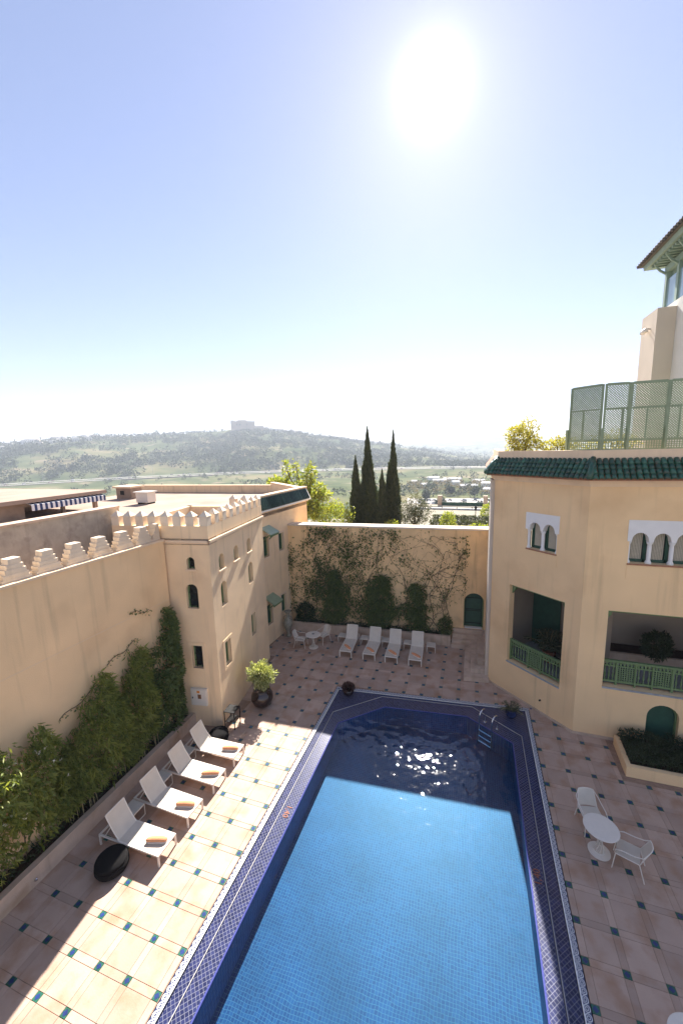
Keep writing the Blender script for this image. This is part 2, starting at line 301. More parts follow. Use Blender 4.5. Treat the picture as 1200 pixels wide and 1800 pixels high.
class MB:
    def __init__(s): s.v = []; s.f = []; s.m = []
    def add(s, vs, fs, m=0):
        o = len(s.v); s.v += [tuple(p) for p in vs]; s.f += [tuple(i + o for i in f) for f in fs]; s.m += [m] * len(fs); return s
    BF = [(0, 3, 2, 1), (4, 5, 6, 7), (0, 1, 5, 4), (1, 2, 6, 5), (2, 3, 7, 6), (3, 0, 4, 7)]
    def box(s, x0, x1, y0, y1, z0, z1, m=0):
        return s.add([(x0, y0, z0), (x1, y0, z0), (x1, y1, z0), (x0, y1, z0), (x0, y0, z1), (x1, y0, z1), (x1, y1, z1), (x0, y1, z1)], s.BF, m)
    def fbox(s, fr, u0, u1, n0, n1, z0, z1, m=0):
        P = fr.p
        return s.add([P(u0, n1, z0), P(u1, n1, z0), P(u1, n0, z0), P(u0, n0, z0), P(u0, n1, z1), P(u1, n1, z1), P(u1, n0, z1), P(u0, n0, z1)], s.BF, m)
    def prism(s, pts, z0, z1, m=0):
        k = len(pts)
        vs = [(p[0], p[1], z0) for p in pts] + [(p[0], p[1], z1) for p in pts]
        fs = [tuple(range(k))[::-1], tuple(range(k, 2 * k))] + [(i, (i + 1) % k, k + (i + 1) % k, k + i) for i in range(k)]
        return s.add(vs, fs, m)
    def quad(s, a, b, c, d, m=0): return s.add([a, b, c, d], [(0, 1, 2, 3)], m)
    def lathe(s, prof, c=(0, 0, 0), seg=16, m=0):
        vs, fs = [], []
        for r, z in prof:
            for k in range(seg):
                a = 2 * math.pi * k / seg; vs.append((c[0] + r * math.cos(a), c[1] + r * math.sin(a), c[2] + z))
        for i in range(len(prof) - 1):
            for k in range(seg):
                fs.append((i * seg + k, i * seg + (k + 1) % seg, (i + 1) * seg + (k + 1) % seg, (i + 1) * seg + k))
        fs.append(tuple(range(seg))[::-1]); fs.append(tuple((len(prof) - 1) * seg + k for k in range(seg)))
        return s.add(vs, fs, m)
    def tube(s, path, r, seg=6, closed=False, m=0, flat=None):
        pts = [Vector(p) for p in path]; k = len(pts); rs = r if isinstance(r, (list, tuple)) else [r] * k
        vs, fs = [], []
        up = Vector((0, 0, 1))
        prev = None
        for i, p in enumerate(pts):
            if closed: t = pts[(i + 1) % k] - pts[i - 1]
            else: t = pts[min(i + 1, k - 1)] - pts[max(i - 1, 0)]
            t = t.normalized() if t.length > 1e-9 else Vector((0, 0, 1))
            if prev is None:
                a = up.cross(t)
                if a.length < 1e-3: a = Vector((1, 0, 0)).cross(t)
                a.normalize()
            else:
                a = prev - t * prev.dot(t)
                if a.length < 1e-6: a = Vector((1, 0, 0)).cross(t)
                a.normalize()
            prev = a; b = t.cross(a)
            for q in range(seg):
                an = 2 * math.pi * (q + 0.5) / seg
                vs.append(p + a * (math.cos(an) * rs[i]) + b * (math.sin(an) * rs[i]))
        for i in range(k if closed else k - 1):
            j = (i + 1) % k
            for q in range(seg): fs.append((i * seg + q, i * seg + (q + 1) % seg, j * seg + (q + 1) % seg, j * seg + q))
        if not closed: fs.append(tuple(range(seg))[::-1]); fs.append(tuple((k - 1) * seg + q for q in range(seg)))
        return s.add(vs, fs, m)
    def curve_panel(s, fr, us, zb, zt, n0, n1, m=0):
        """solid between a lower curve zb(u) and an upper edge zt(u)"""
        P = fr.p
        for i in range(len(us) - 1):
            a, b = us[i], us[i + 1]
            s.add([P(a, n1, zb[i]), P(b, n1, zb[i + 1]), P(b, n0, zb[i + 1]), P(a, n0, zb[i]), P(a, n1, zt[i]), P(b, n1, zt[i + 1]), P(b, n0, zt[i + 1]), P(a, n0, zt[i])],
                  [(0, 3, 2, 1), (4, 5, 6, 7), (0, 1, 5, 4), (2, 3, 7, 6)] + ([(3, 0, 4, 7)] if i == 0 else []) + ([(1, 2, 6, 5)] if i == len(us) - 2 else []), m)
        return s
    def mesh(s, name, mats, smooth=False, root=None):
        me = bpy.data.meshes.new(name)
        vs = s.v
        if root is not None:
            inv = root.inverted(); vs = [tuple(inv @ Vector(p)) for p in vs]
        me.from_pydata(vs, [], s.f)
        for mt in (mats if isinstance(mats, (list, tuple)) else [mats]): me.materials.append(mt)
        if isinstance(mats, (list, tuple)) and len(mats) > 1: me.polygons.foreach_set('material_index', s.m)
        if smooth: me.polygons.foreach_set('use_smooth', [True] * len(me.polygons))
        me.update(); return me
    def build(s, name, mats, parent=None, world=True, smooth=False):
        root = ROOTM.get(parent.name) if parent is not None else None
        o = bpy.data.objects.new(name, s.mesh(name, mats, smooth, root if world else None)); COL.objects.link(o)
        if parent is not None:
            o.parent = parent
            if root is not None: ROOTM[o.name] = root
        return o

def tag(o, label=None, cat=None, group=None, kind=None):
    if label: o['label'] = label
    if cat: o['category'] = cat
    if group: o['group'] = group
    if kind: o['kind'] = kind
    return o
def thing(name, label, cat, loc=(0, 0, 0), rz=0.0, group=None, kind=None):
    o = bpy.data.objects.new(name, None); COL.objects.link(o); o.location = loc; o.rotation_euler = (0, 0, rz)
    o.empty_display_size = 0.2
    ROOTM[o.name] = Matrix.Translation(loc) @ Matrix.Rotation(rz, 4, 'Z')
    return tag(o, label, cat, group, kind)
def children(o): return [c for c in bpy.data.objects if c.parent == o]
def copy_tree(o, parent=None, kids=None):
    c = o.copy(); COL.objects.link(c); c.parent = parent
    for ch in children(o): copy_tree(ch, c)
    return c
def dup(root, loc, rz, label, group=None):
    c = copy_tree(root); c.location = loc; c.rotation_euler = (0, 0, rz); c['label'] = label
    if group: c['group'] = group
    return c

def arc_hole(u0, u1, z1, k=12):
    r = (u1 - u0) / 2; uc = (u0 + u1) / 2
    us = [uc - r * math.cos(math.pi * i / k) for i in range(k + 1)]
    zs = [z1 - r + r * math.sin(math.pi * i / k) for i in range(k + 1)]
    return us, zs
def facade(mb, fr, z0, z1, holes, depth=0.22, u0=0.0, u1=None, m=0, off=0.0):
    """wall sheet with openings and their reveals; holes = (u0,u1,z0,z1,arch,depth)"""
    u1 = fr.L if u1 is None else u1; P = fr.p
    H = [(h[0], h[1], h[2], h[3], h[4] if len(h) > 4 else False, h[5] if len(h) > 5 else depth) for h in holes]
    us = sorted({u0, u1} | {h[0] for h in H} | {h[1] for h in H}); zs = sorted({z0, z1} | {h[2] for h in H} | {h[3] for h in H})
    for i in range(len(us) - 1):
        for j in range(len(zs) - 1):
            uc, zc = (us[i] + us[i + 1]) / 2, (zs[j] + zs[j + 1]) / 2
            if any(h[0] < uc < h[1] and h[2] < zc < h[3] for h in H): continue
            mb.quad(P(us[i], off, zs[j]), P(us[i + 1], off, zs[j]), P(us[i + 1], off, zs[j + 1]), P(us[i], off, zs[j + 1]), m)
    for a, b, c, d, arch, dep in H:
        zt = d - (b - a) / 2 if arch else d
        n1 = off - dep
        mb.quad(P(a, off, c), P(a, off, zt), P(a, n1, zt), P(a, n1, c), m)
        mb.quad(P(b, off, c), P(b, n1, c), P(b, n1, zt), P(b, off, zt), m)
        mb.quad(P(a, off, c), P(a, n1, c), P(b, n1, c), P(b, off, c), m)
        if not arch: mb.quad(P(a, off, d), P(b, off, d), P(b, n1, d), P(a, n1, d), m)
        else:
            au, az = arc_hole(a, b, d)
            for k in range(len(au) - 1):
                if d - min(az[k], az[k + 1]) > 1e-6:
                    mb.quad(P(au[k], off, az[k]), P(au[k + 1], off, az[k + 1]), P(au[k + 1], off, d), P(au[k], off, d), m)
                mb.quad(P(au[k], off, az[k]), P(au[k], n1, az[k]), P(au[k + 1], n1, az[k + 1]), P(au[k + 1], off, az[k + 1]), m)
def outline(fr, a, b, c, d, arch, n, inset=0.0):
    a, b, c, d = a + inset, b - inset, c + inset, d - inset
    if arch:
        au, az = arc_hole(a, b, d)
        return [fr.p(a, n, c)] + [fr.p(x, n, z) for x, z in zip(au, az)] + [fr.p(b, n, c)]
    return [fr.p(a, n, c), fr.p(a, n, d), fr.p(b, n, d), fr.p(b, n, c)]
def window(parent, fr, h, fmat, pmat, grille=False, sill=True, mull=True):
    a, b, c, d, arch, dep = h
    w = MB().tube(outline(fr, a, b, c, d, arch, -dep + 0.05, 0.03), 0.04, 4, closed=True).build('window', fmat, parent)
    p = MB().fbox(fr, a, b, -dep - 0.03, -dep, c, d).build('pane', pmat, w)
    if mull:
        mm = MB().fbox(fr, (a + b) / 2 - 0.02, (a + b) / 2 + 0.02, -dep, -dep + 0.04, c, d - 0.05)
        mm.build('mullion', fmat, w)
    if grille:
        g = MB(); uc = (a + b) / 2
        r = (b - a) * 0.24
        for zc in np.arange(c + r + 0.08, d - r * 0.9, 2 * r + 0.05):
            g.tube([fr.p(uc + r * math.cos(t), -dep + 0.1, zc + r * math.sin(t)) for t in np.linspace(0, 2 * math.pi, 13)[:-1]], 0.016, 4, closed=True)
            g.tube([fr.p(a + 0.05, -dep + 0.1, zc + r), fr.p(b - 0.05, -dep + 0.1, zc + r)], 0.014, 4)
        for uu in (uc - r, uc + r): g.tube([fr.p(uu, -dep + 0.1, c), fr.p(uu, -dep + 0.1, d - 0.1)], 0.014, 4)
        g.build('grille', IRON, w)
    if sill:
        MB().fbox(fr, a - 0.06, b + 0.06, -0.05, 0.045, c - 0.07, c - 0.004).build('sill', TRIM, w)
    return w
def surround(parent, fr, a, b, c, d, mat, wd=0.1, pr=0.02):
    s = MB()
    s.fbox(fr, a - wd, a, -0.03, pr, c - wd, d + wd); s.fbox(fr, b, b + wd, -0.03, pr, c - wd, d + wd)
    s.fbox(fr, a, b, -0.03, pr, d, d + wd); s.fbox(fr, a, b, -0.03, pr, c - wd, c)
    return s.build('window_surround', mat, parent)

def leaves(name, pos, dirs, length, width, mat, parent=None, world=True, curl=0.25, kind=None):
    """many single leaves, each a folded four-point blade"""
    N = len(pos); pos = np.asarray(pos, float); d = np.asarray(dirs, float)
    d /= np.linalg.norm(d, axis=1, keepdims=True) + 1e-9
    rv = rng.normal(size=(N, 3)); side = np.cross(d, rv); side /= np.linalg.norm(side, axis=1, keepdims=True) + 1e-9
    nn = np.cross(side, d)
    L = np.asarray(length).reshape(-1, 1) * np.ones((N, 1)); W = np.asarray(width).reshape(-1, 1) * np.ones((N, 1))
    base = pos; tip = pos + d * L - nn * L * curl * 0.5
    l = pos + d * L * 0.45 + side * W * 0.5 + nn * L * curl * 0.18; r = pos + d * L * 0.45 - side * W * 0.5 + nn * L * curl * 0.18
    V = np.stack([base, l, tip, r], 1).reshape(-1, 3)
    root = ROOTM.get(parent.name) if parent is not None and world else None
    if root is not None:
        inv = np.array(root.inverted()); V = V @ inv[:3, :3].T + inv[:3, 3]
    me = bpy.data.meshes.new(name)
    me.vertices.add(4 * N); me.vertices.foreach_set('co', V.ravel())
    idx = (np.arange(N) * 4)[:, None] + np.array([[0, 1, 2, 0, 2, 3]]); idx = idx.ravel()
    me.loops.add(6 * N); me.loops.foreach_set('vertex_index', idx)
    me.polygons.add(2 * N); me.polygons.foreach_set('loop_start', np.arange(2 * N) * 3)
    me.materials.append(mat); me.update(calc_edges=True); me.validate()
    o = bpy.data.objects.new(name, me); COL.objects.link(o)
    if parent is not None: o.parent = parent
    if kind: o['kind'] = kind
    return o
def unit(n):
    v = rng.normal(size=(n, 3)); return v / np.linalg.norm(v, axis=1, keepdims=True)
HAZE = 0.00028
#@@SCENE
# ================================================================== SETTING: terrain
def smooth(a, b, t):
    t = min(1, max(0, (t - a) / (b - a))); return t * t * (3 - 2 * t)
RIDGE = [(-80, 0.6), (-59, 1.2), (-54, 1.8), (-48, 2.15), (-40, 2.45), (-35, 2.75), (-32, 3.2), (-29, 2.75), (-25, 2.35), (-21, 1.65), (-16, 0.95), (-11, 0.1), (-6, -0.8), (-2, -1.6), (3, -2.2), (30, -2.5)]
def ridge_elev(az):
    for (a, ea), (b, eb) in zip(RIDGE, RIDGE[1:]):
        if a <= az <= b: return ea + (eb - ea) * (az - a) / (b - a)
    return RIDGE[0][1] if az < -80 else RIDGE[-1][1]
def terrain_z(x, y):
    r = math.hypot(x, y); az = math.degrees(math.atan2(x, y))
    zr = 10.7 + 1300 * math.tan(rad(ridge_elev(az)))
    n1 = mnoise.noise(Vector((x * 0.004, y * 0.004, 0.3))); n2 = mnoise.noise(Vector((x * 0.013, y * 0.013, 4.1)))
    valley = -32.0
    z = -2 + (valley + 2) * smooth(62, 260, r)
    z += (2.5 * n1 + 1.0 * n2) * smooth(90, 300, r)
    road = -29.0
    if r > 560:
        z = z + (road - z) * smooth(600, 700, r)
    if r > 745:
        t = (r - 745) / (1300 - 745)
        tt = min(t, 1)
        z = road + (zr - road) * (tt ** 0.9 if tt > 0 else 0) + (14 * n1 + 5 * n2) * smooth(0, .35, t) * (1 - smooth(.75, 1, t))
        if t > 1:
            far = 10.7 + 3400 * math.tan(rad(0.75 + 0.25 * math.sin(az * 0.16 + 1) + 0.15 * math.sin(az * 0.5)))
            base = min(zr, 0)
            z = zr + (base - 8 - zr) * smooth(1300, 1750, r)
            z = z + (far - z) * smooth(1900, 3400, r) + 10 * n1 * smooth(1500, 1900, r)
    return z
rs = [58, 62, 70, 85, 105, 130, 160, 195, 230, 265, 300, 340, 380, 430, 480, 530, 580, 620, 660, 700, 720, 745, 770, 800, 830, 865, 900, 940, 980, 1020, 1060, 1100, 1140, 1180, 1220, 1260, 1300, 1340, 1400, 1480, 1560, 1650, 1760, 1900, 2100, 2300, 2550, 2800, 3100, 3400, 3800]
azs = np.linspace(-95, 60, 260)
tv, tf = [], []
for r in rs:
    for a in azs:
        x, y = r * math.sin(rad(a)), r * math.cos(rad(a)); tv.append((x, y, terrain_z(x, y)))
na = len(azs)
for i in range(len(rs) - 1):
    for j in range(na - 1): tf.append((i * na + j, i * na + j + 1, (i + 1) * na + j + 1, (i + 1) * na + j))
def hill_mat():
    m = bpy.data.materials.new('hillside'); m.use_nodes = True
    n, l = m.node_tree.nodes, m.node_tree.links; b = n['Principled BSDF']; b.inputs['Roughness'].default_value = 1.0; b.inputs['Specular IOR Level'].default_value = 0.0
    g = n.new('ShaderNodeNewGeometry')
    def nz(sc, d, o=0):
        t = n.new('ShaderNodeTexNoise'); t.inputs['Scale'].default_value = sc; t.inputs['Detail'].default_value = d
        mp = n.new('ShaderNodeMapping'); mp.inputs['Location'].default_value = (o, o, 0); l.new(g.outputs['Position'], mp.inputs['Vector']); l.new(mp.outputs[0], t.inputs['Vector']); return t.outputs['Fac']
    r1 = n.new('ShaderNodeValToRGB'); e = r1.color_ramp.elements
    e[0].position = 0.36; e[0].color = (0.06, 0.078, 0.035, 1); e[1].position = 0.66; e[1].color = (0.19, 0.165, 0.09, 1)
    x = e.new(0.5); x.color = (0.105, 0.118, 0.055, 1)
    l.new(nz(0.012, 8), r1.inputs[0])
    mix = n.new('ShaderNodeMix'); mix.data_type = 'RGBA'
    r2 = n.new('ShaderNodeMapRange'); r2.inputs['From Min'].default_value = 0.6; r2.inputs['From Max'].default_value = 0.68; l.new(nz(0.03, 6, 50), r2.inputs['Value'])
    l.new(r2.outputs[0], mix.inputs['Factor']); l.new(r1.outputs[0], mix.inputs['A']); mix.inputs['B'].default_value = (0.22, 0.18, 0.12, 1)
    l.new(mix.outputs['Result'], b.inputs['Base Color']); return m
mb = MB(); mb.v = tv; mb.f = tf; mb.m = [0] * len(tf)
tag(mb.build('terrain', hill_mat(), smooth=True), kind='structure')
GARD = pm('garden_ground', (0.24, 0.21, 0.15), 0.95, 0.25, 0.6)
ASPH = pm('asphalt', (0.30, 0.28, 0.26), 0.9, 0.12, 0.05)
tag(MB().prism([(-75, -40), (75, -40), (75, 21), (40, 63), (-20, 68), (-60, 50)], -6, -1.9).build('ground', GARD), kind='structure')
tag(MB().prism([(-14, 22.2), (1.4, 22.9), (14, 23), (16, 58), (-16, 62)], -3, 1.9).build('garden_terrace', GARD), kind='structure')

# ================================================================== SETTING: deck paving
deck = tag(MB().box(-11.6, -5.62, -1, 22, -1.9, -0.008).prism([(-5.62, 15.38), (2.44, 16.15), (2.44, 22), (-5.62, 22)], -1.9, -0.0085).box(2.44, 12, -1, 18.5, -1.9, -0.008).build('deck', MORTAR), kind='structure')
LX, LY, PX, PY = -5.71, 4.63, 0.765, 0.733
RX, RY, QX, QY = 2.49, 7.02, 0.746, 0.762
SH = 0.065; IN = 0.075
def slab_mesh(name, w, h, shear, mats, ins=False):
    b = 0.004; m = MB()
    def S(x, y, z): return (x, y + shear * x, z)
    w, h = w / 2, h / 2
    ring = lambda d, z: [S(-w + d, -h + d, z), S(w - d, -h + d, z), S(w - d, h - d, z), S(-w + d, h - d, z)]
    m.v = ring(0, -0.03) + ring(0, -b) + ring(b, 0)
    fs = [(i, (i + 1) % 4, 4 + (i + 1) % 4, 4 + i) for i in range(4)] + [(4 + i, 4 + (i + 1) % 4, 8 + (i + 1) % 4, 8 + i) for i in range(4)] + [(8, 9, 10, 11)]
    m.f = fs; m.m = [0] * len(fs)
    if ins:
        d = w * 0.8
        m.add([S(0, -d, 0.002), S(d, 0, 0.002), S(0, d, 0.002), S(-d, 0, 0.002)], [(0, 1, 2, 3)], 1)
    return m.mesh(name, mats)
G = 0.006
def kit(px, py, sh):
    return dict(slab=slab_mesh('paving_slab', px - 2 * IN - G, py - 2 * IN - G, sh, [SLAB]), sx=slab_mesh('paving_strip', px - 2 * IN - G, 2 * IN - G, sh, [SLAB]),
                sy=slab_mesh('paving_strip', 2 * IN - G, py - 2 * IN - G, sh, [SLAB]), ins=slab_mesh('corner_tile', 2 * IN - G, 2 * IN - G, sh, [TGREEN, TBLUE], True))
KL, KF, KR = kit(PX, PY, 0), kit(PX, PY, SH), kit(QX, QY, 0)
def piece(name, me, x, y, rot=False):
    o = bpy.data.objects.new(name, me); COL.objects.link(o); o.parent = deck
    o.location = (x, y, random.uniform(-0.0015, 0.0015)); o.rotation_euler = (random.uniform(-.0022, .0022), random.uniform(-.0022, .0022), 0)
def on_left(x, y):
    if y < 1.6 or y > 20.6: return False
    if x < -8.9 - 0.15 * (y - 11.64) and 11.45 < y < 16.9: return False
    if y >= 16.9 and x < -10.5 + 0.065 * (y - 17): return False
    return x > -10.5
def on_far(x, y):
    if x > 0.95: return y < 17.75 - (x - 0.9) * 0.913 + 0.1 and x < 2.4
    if y > 20.15 + 0.058 * (x + 8.15) + 0.25: return False
    return True
def on_right(x, y):
    if y < 4.4 or x > 8.2: return False
    lim = 15.2 if x > 3.76 else 15.2 + (3.76 - x) * 0.913
    if x > 4.9 and y > 13.35: return False
    return y < lim
for j in range(-5, 23):
    for i in range(-7, 0):
        x, y = LX + PX * i, LY + PY * j
        if on_left(x + PX / 2, y + PY / 2): piece('paving_slab', KL['slab'], x + PX / 2, y + PY / 2)
        if on_left(x + PX / 2, y): piece('paving_strip', KL['sx'], x + PX / 2, y)
    for i in range(-6, 1):
        x, y = LX + PX * i, LY + PY * j
        if on_left(x, y + PY / 2): piece('paving_strip', KL['sy'], x, y + PY / 2)
        if on_left(x, y): piece('corner_tile', KL['ins'], x, y)
for j in range(15, 22):
    for i in range(0, 11):
        x = LX + PX * i; y = LY + PY * j + SH * PX * i; yc = y + PY / 2
        if on_far(x + PX / 2, yc + SH * PX / 2): piece('paving_slab', KF['slab'], x + PX / 2, yc + SH * PX / 2)
        if on_far(x + PX / 2, y) : piece('paving_strip', KF['sx'], x + PX / 2, y + SH * PX / 2)
        if i > 0 and on_far(x, yc): piece('paving_strip', KF['sy'], x, yc)
        if i > 0 and on_far(x, y): piece('corner_tile', KF['ins'], x, y)
for j in range(-4, 13):
    for i in range(0, 9):
        x, y = RX + QX * i, RY + QY * j
        if on_right(x + QX / 2, y + QY / 2): piece('paving_slab', KR['slab'], x + QX / 2, y + QY / 2)
        if on_right(x + QX / 2, y): piece('paving_strip', KR['sx'], x + QX / 2, y)
        if on_right(x, y + QY / 2): piece('paving_strip', KR['sy'], x, y + QY / 2)
        if on_right(x, y): piece('corner_tile', KR['ins'], x, y)

# ================================================================== pool
pool = thing('swimming_pool', 'long blue mosaic swimming pool with chamfered far corners in the courtyard', 'swimming pool', (-1.6, 8, 0))
NEAR = -0.6
OUT = [(-5.60, NEAR), (2.40, NEAR), (2.40, 16.17), (-5.60, 15.41)]
WHT = [(-5.44, NEAR), (2.25, NEAR), (2.25, 15.99), (-5.44, 15.25)]
MID = [(-5.22, NEAR), (1.97, NEAR), (1.97, 14.42), (0.22, 15.66), (-3.50, 15.30), (-5.22, 13.75)]
BAS = [(-4.82, NEAR + .4), (1.63, NEAR + .4), (1.63, 13.98), (0.02, 15.02), (-3.25, 14.68), (-4.82, 13.2)]
# border strips with printed rings, each a part with its own run
def strip(x0, y0, x1, y1, w):
    L = math.hypot(x1 - x0, y1 - y0); a = math.atan2(y1 - y0, x1 - x0)
    o = MB().box(0, L, 0, w, -0.12, 0.004).build('border_strip', CHAIN, pool, world=False)
    o.location = (x0 + 1.6, y0 - 8, 0); o.rotation_euler = (0, 0, a)
strip(-5.47, NEAR, -5.47, 15.26, 0.13); strip(2.27 + .0, 16.15, 2.27, NEAR, 0.13)
strip(-5.60, 15.27, 2.28, 16.02, 0.13)
wl_ = MB()
for (a, b) in (((-5.47, NEAR), (-5.47, 15.2)), ((2.27, NEAR), (2.27, 15.98)), ((-5.45, 15.25), (2.25, 15.98))):
    wl_.tube([(a[0], a[1], -0.004), (b[0], b[1], -0.004)], 0.016, 4)
wl_.build('border_edging', WHITE, pool)
def ledge(pts_o, pts_i, zo, zi, name, mat):
    """sloping ring between two outlines: fan of quads by nearest correspondence"""
    m = MB()
    for quad in zip(pts_o, pts_i): pass
    return m
lg = MB()
def P3(p, z): return (p[0], p[1], z)
# outer ledge between border and groove line
lg.add([P3(WHT[0], -.03), P3(MID[0], -.03), P3(MID[5], -.03), P3(WHT[3], -.03)], [(0, 1, 2, 3)])
lg.add([P3(WHT[3], -.03), P3(MID[5], -.03), P3(MID[4], -.03)], [(0, 1, 2)])
lg.add([P3(WHT[3], -.03), P3(MID[4], -.03), P3(MID[3], -.03), P3(WHT[2], -.03)], [(0, 1, 2, 3)])
lg.add([P3(WHT[2], -.03), P3(MID[3], -.03), P3(MID[2], -.03)], [(0, 1, 2)])
lg.add([P3(WHT[2], -.03), P3(MID[2], -.03), P3(MID[1], -.03), P3(WHT[1], -.03)], [(0, 1, 2, 3)])
lg.build('border_ledge', LEDGE, pool)
MI2 = [(-5.20, NEAR), (1.95, NEAR), (1.95, 14.41), (0.21, 15.64), (-3.49, 15.28), (-5.20, 13.74)]
lg2 = MB(); k = 6
for i in (1, 2, 3, 4, 5):
    j = (i + 1) % 6
    lg2.add([P3(MI2[i], -.035), P3(MI2[j], -.035), P3(BAS[j], -.055), P3(BAS[i], -.055)], [(0, 1, 2, 3)])
lg2.build('basin_ledge', LEDGE, pool)
gv = MB()
for i in (1, 2, 3, 4, 5):
    j = (i + 1) % 6; gv.tube([P3(MID[i], -.034), P3(MID[j], -.034)], 0.012, 4)
gv.build('groove_line', pm('groove_grout', (0.42, 0.40, 0.38), 0.7), pool)
bs = MB(); DEP = -0.85
for i in range(6):
    j = (i + 1) % 6; bs.quad(P3(BAS[i], -.052), P3(BAS[j], -.052), P3(BAS[j], DEP), P3(BAS[i], DEP))
bs.build('basin_wall', POOLW, pool)
MB().add([P3(p, DEP) for p in BAS], [tuple(range(6))]).build('basin_floor', POOLT, pool)
lip = MB()
for i in (1, 2, 3, 4, 5):
    j = (i + 1) % 6; lip.tube([P3(BAS[i], -.058), P3(BAS[j], -.058)], 0.022, 6)
lip.build('basin_lip', pm('lip_tile', (0.07, 0.08, 0.26), 0.25, 0.2, 30), pool)
wt = MB(); wt.add([P3(p, -.066) for p in BAS], [tuple(range(6))]); wt.build('water_surface', WATER, pool)
def text(name, s, size, loc, rz, mat, parent, ext=0.003, tilt=0.0):
    c = bpy.data.curves.new(name, 'FONT'); c.body = s; c.size = size; c.extrude = ext; c.align_x = 'CENTER'; c.align_y = 'CENTER'; c.resolution_u = 2
    c.materials.append(mat); tmp = bpy.data.objects.new(name, c); COL.objects.link(tmp); dg = bpy.context.evaluated_depsgraph_get(); me = bpy.data.meshes.new_from_object(tmp.evaluated_get(dg)); bpy.data.objects.remove(tmp)
    o = bpy.data.objects.new(name, me); COL.objects.link(o); o.parent = parent
    inv = ROOTM[parent.name].inverted(); o.location = inv @ Vector(loc); o.rotation_euler = (tilt, 0, rz - ROOTM[parent.name].to_euler().z); return o
text('depth_marking', '1,40', 0.24, (1.80, 9.3, -.040), rad(90), TILERED, pool)
text('depth_marking', '1,40', 0.24, (-5.03, 9.1, -.038), rad(-90), TILERED, pool)

# ladder at the chamfered corner
ldr = thing('pool_ladder', 'steel pool ladder at the chamfered far corner of the pool', 'ladder', (0.9, 14.68, -0.04))
inw = Vector((-0.545, -0.84, 0)); e0, e1 = Vector((0.70, 14.86, 0)), Vector((1.13, 14.58, 0))
for e in (e0, e1):
    a = [e + Vector((0, 0, -.04)), e + Vector((0, 0, .42))]
    for t in np.linspace(0, math.pi, 9)[1:]: a.append(e + inw * (0.2 - 0.2 * math.cos(t)) + Vector((0, 0, .42 + 0.17 * math.sin(t))))
    a.append(e + inw * 0.42 + Vector((0, 0, -0.75)))
    rl = MB().tube(a, 0.022, 8).build('handrail', STEEL, ldr, smooth=True)
    MB().lathe([(0.055, -.05), (0.055, -.025), (0.03, -.015)], (e.x, e.y, 0.0), 12).build('flange', STEEL, rl)
for z in (-0.16, -0.40, -0.62):
    MB().tube([e0 + inw * .42 + Vector((0, 0, z)), e1 + inw * .42 + Vector((0, 0, z))], 0.028, 6).build('rung', STEEL, ldr)

# ================================================================== left courtyard wall
FL = Fr((-11.18, -5), (-10.74, 11.30))
lw = thing('courtyard_wall', 'tall ochre courtyard wall topped with stepped merlons, climbed by greenery', 'wall', (-11, 5, 0))
b = MB(); b.fbox(FL, 0, FL.L, -0.5, 0, -0.2, 7.5); b.build('wall', PL, lw)
MB().fbox(FL, 0, FL.L, -0.56, 0.05, 7.503, 7.57).build('coping', TRIM, lw)
def merlon(fr, u, z, w, h, n0, n1, steps, parent, mat, half=0):
    m = MB(); sh = h / steps
    for s in range(steps):
        ww = w / 2 * (1 - 0.58 * s / (steps - 1))
        u0, u1 = u - ww, u + ww
        if half < 0: u1 = u
        m.fbox(fr, u0, u1, n0, n1, z + s * sh, z + s * sh + sh * (0.62 if s < steps - 1 else 0.9))
        if s < steps - 1:
            w2 = w / 2 * (1 - 0.58 * (s + 1) / (steps - 1)) * 0.99
            m.fbox(fr, u - w2, u + w2 if half == 0 else u, n0 + .01, n1 - .01, z + s * sh + sh * 0.62, z + (s + 1) * sh)
    m.build('merlon', mat, parent)
for y in (4.05, 4.87, 5.70, 6.52, 7.34, 8.15, 8.96, 9.78, 10.57):
    merlon(FL, FL.u_of(-10.8, y), 7.573, 0.70, 0.60, -0.40, -0.12, 5, lw, MERL)
merlon(FL, FL.u_of(-10.75, 11.27), 7.573, 0.70, 0.60, -0.40, -0.12, 5, lw, MERL, half=-1)
MB().fbox(FL, 0, FL.L - .02, 0.0, 0.006, 5.25, 5.262).build('render_joint', TRIM, lw)

# planter along it
lp = thing('wall_planter', 'long pale stone planter under the merloned courtyard wall', 'planter', (-10.6, 5, 0))
MB().prism([(-10.36, -1), (-10.18, -1), (-10.18, 11.62), (-10.36, 11.62)], -0.02, 0.50).build('kerb_wall', STONE, lp)
MB().prism([(-10.4, 11.42), (-10.36, 11.42), (-10.36, -1), (-11.0, -1), (-10.75, 11.42)], -0.02, 0.38).build('soil', SOIL, lp)
MB().lathe([(0.035, 0), (0.035, 0.05), (0.02, 0.06)], (0, 0, 0), 10).build('spot_light', STEEL, lp, world=False).location = (0.44, 0.35, 0.16)

# grey neighbour wall behind the merlons
FN = Fr((-13.3, -6), (-13.2, 11.75))
nw = thing('neighbour_wall', 'weathered grey rough wall rising behind the stepped merlons', 'wall', (-13.3, 3, 0))
b = MB(); b.fbox(FN, 0, FN.L, -0.4, 0, -0.2, 8.62); b.build('wall', PLG, nw)
MB().fbox(FN, 0, FN.L, -0.45, 0.05, 8.623, 8.70).build('coping', STONE, nw)
tag(MB().prism([(-13.2, -6), (-11.3, -6), (-11.26, 11.2), (-13.15, 11.2)], 6.6, 6.75).build('wall_walk', ROOF), 'screed walkway between grey wall and stepped merlons', 'walkway')

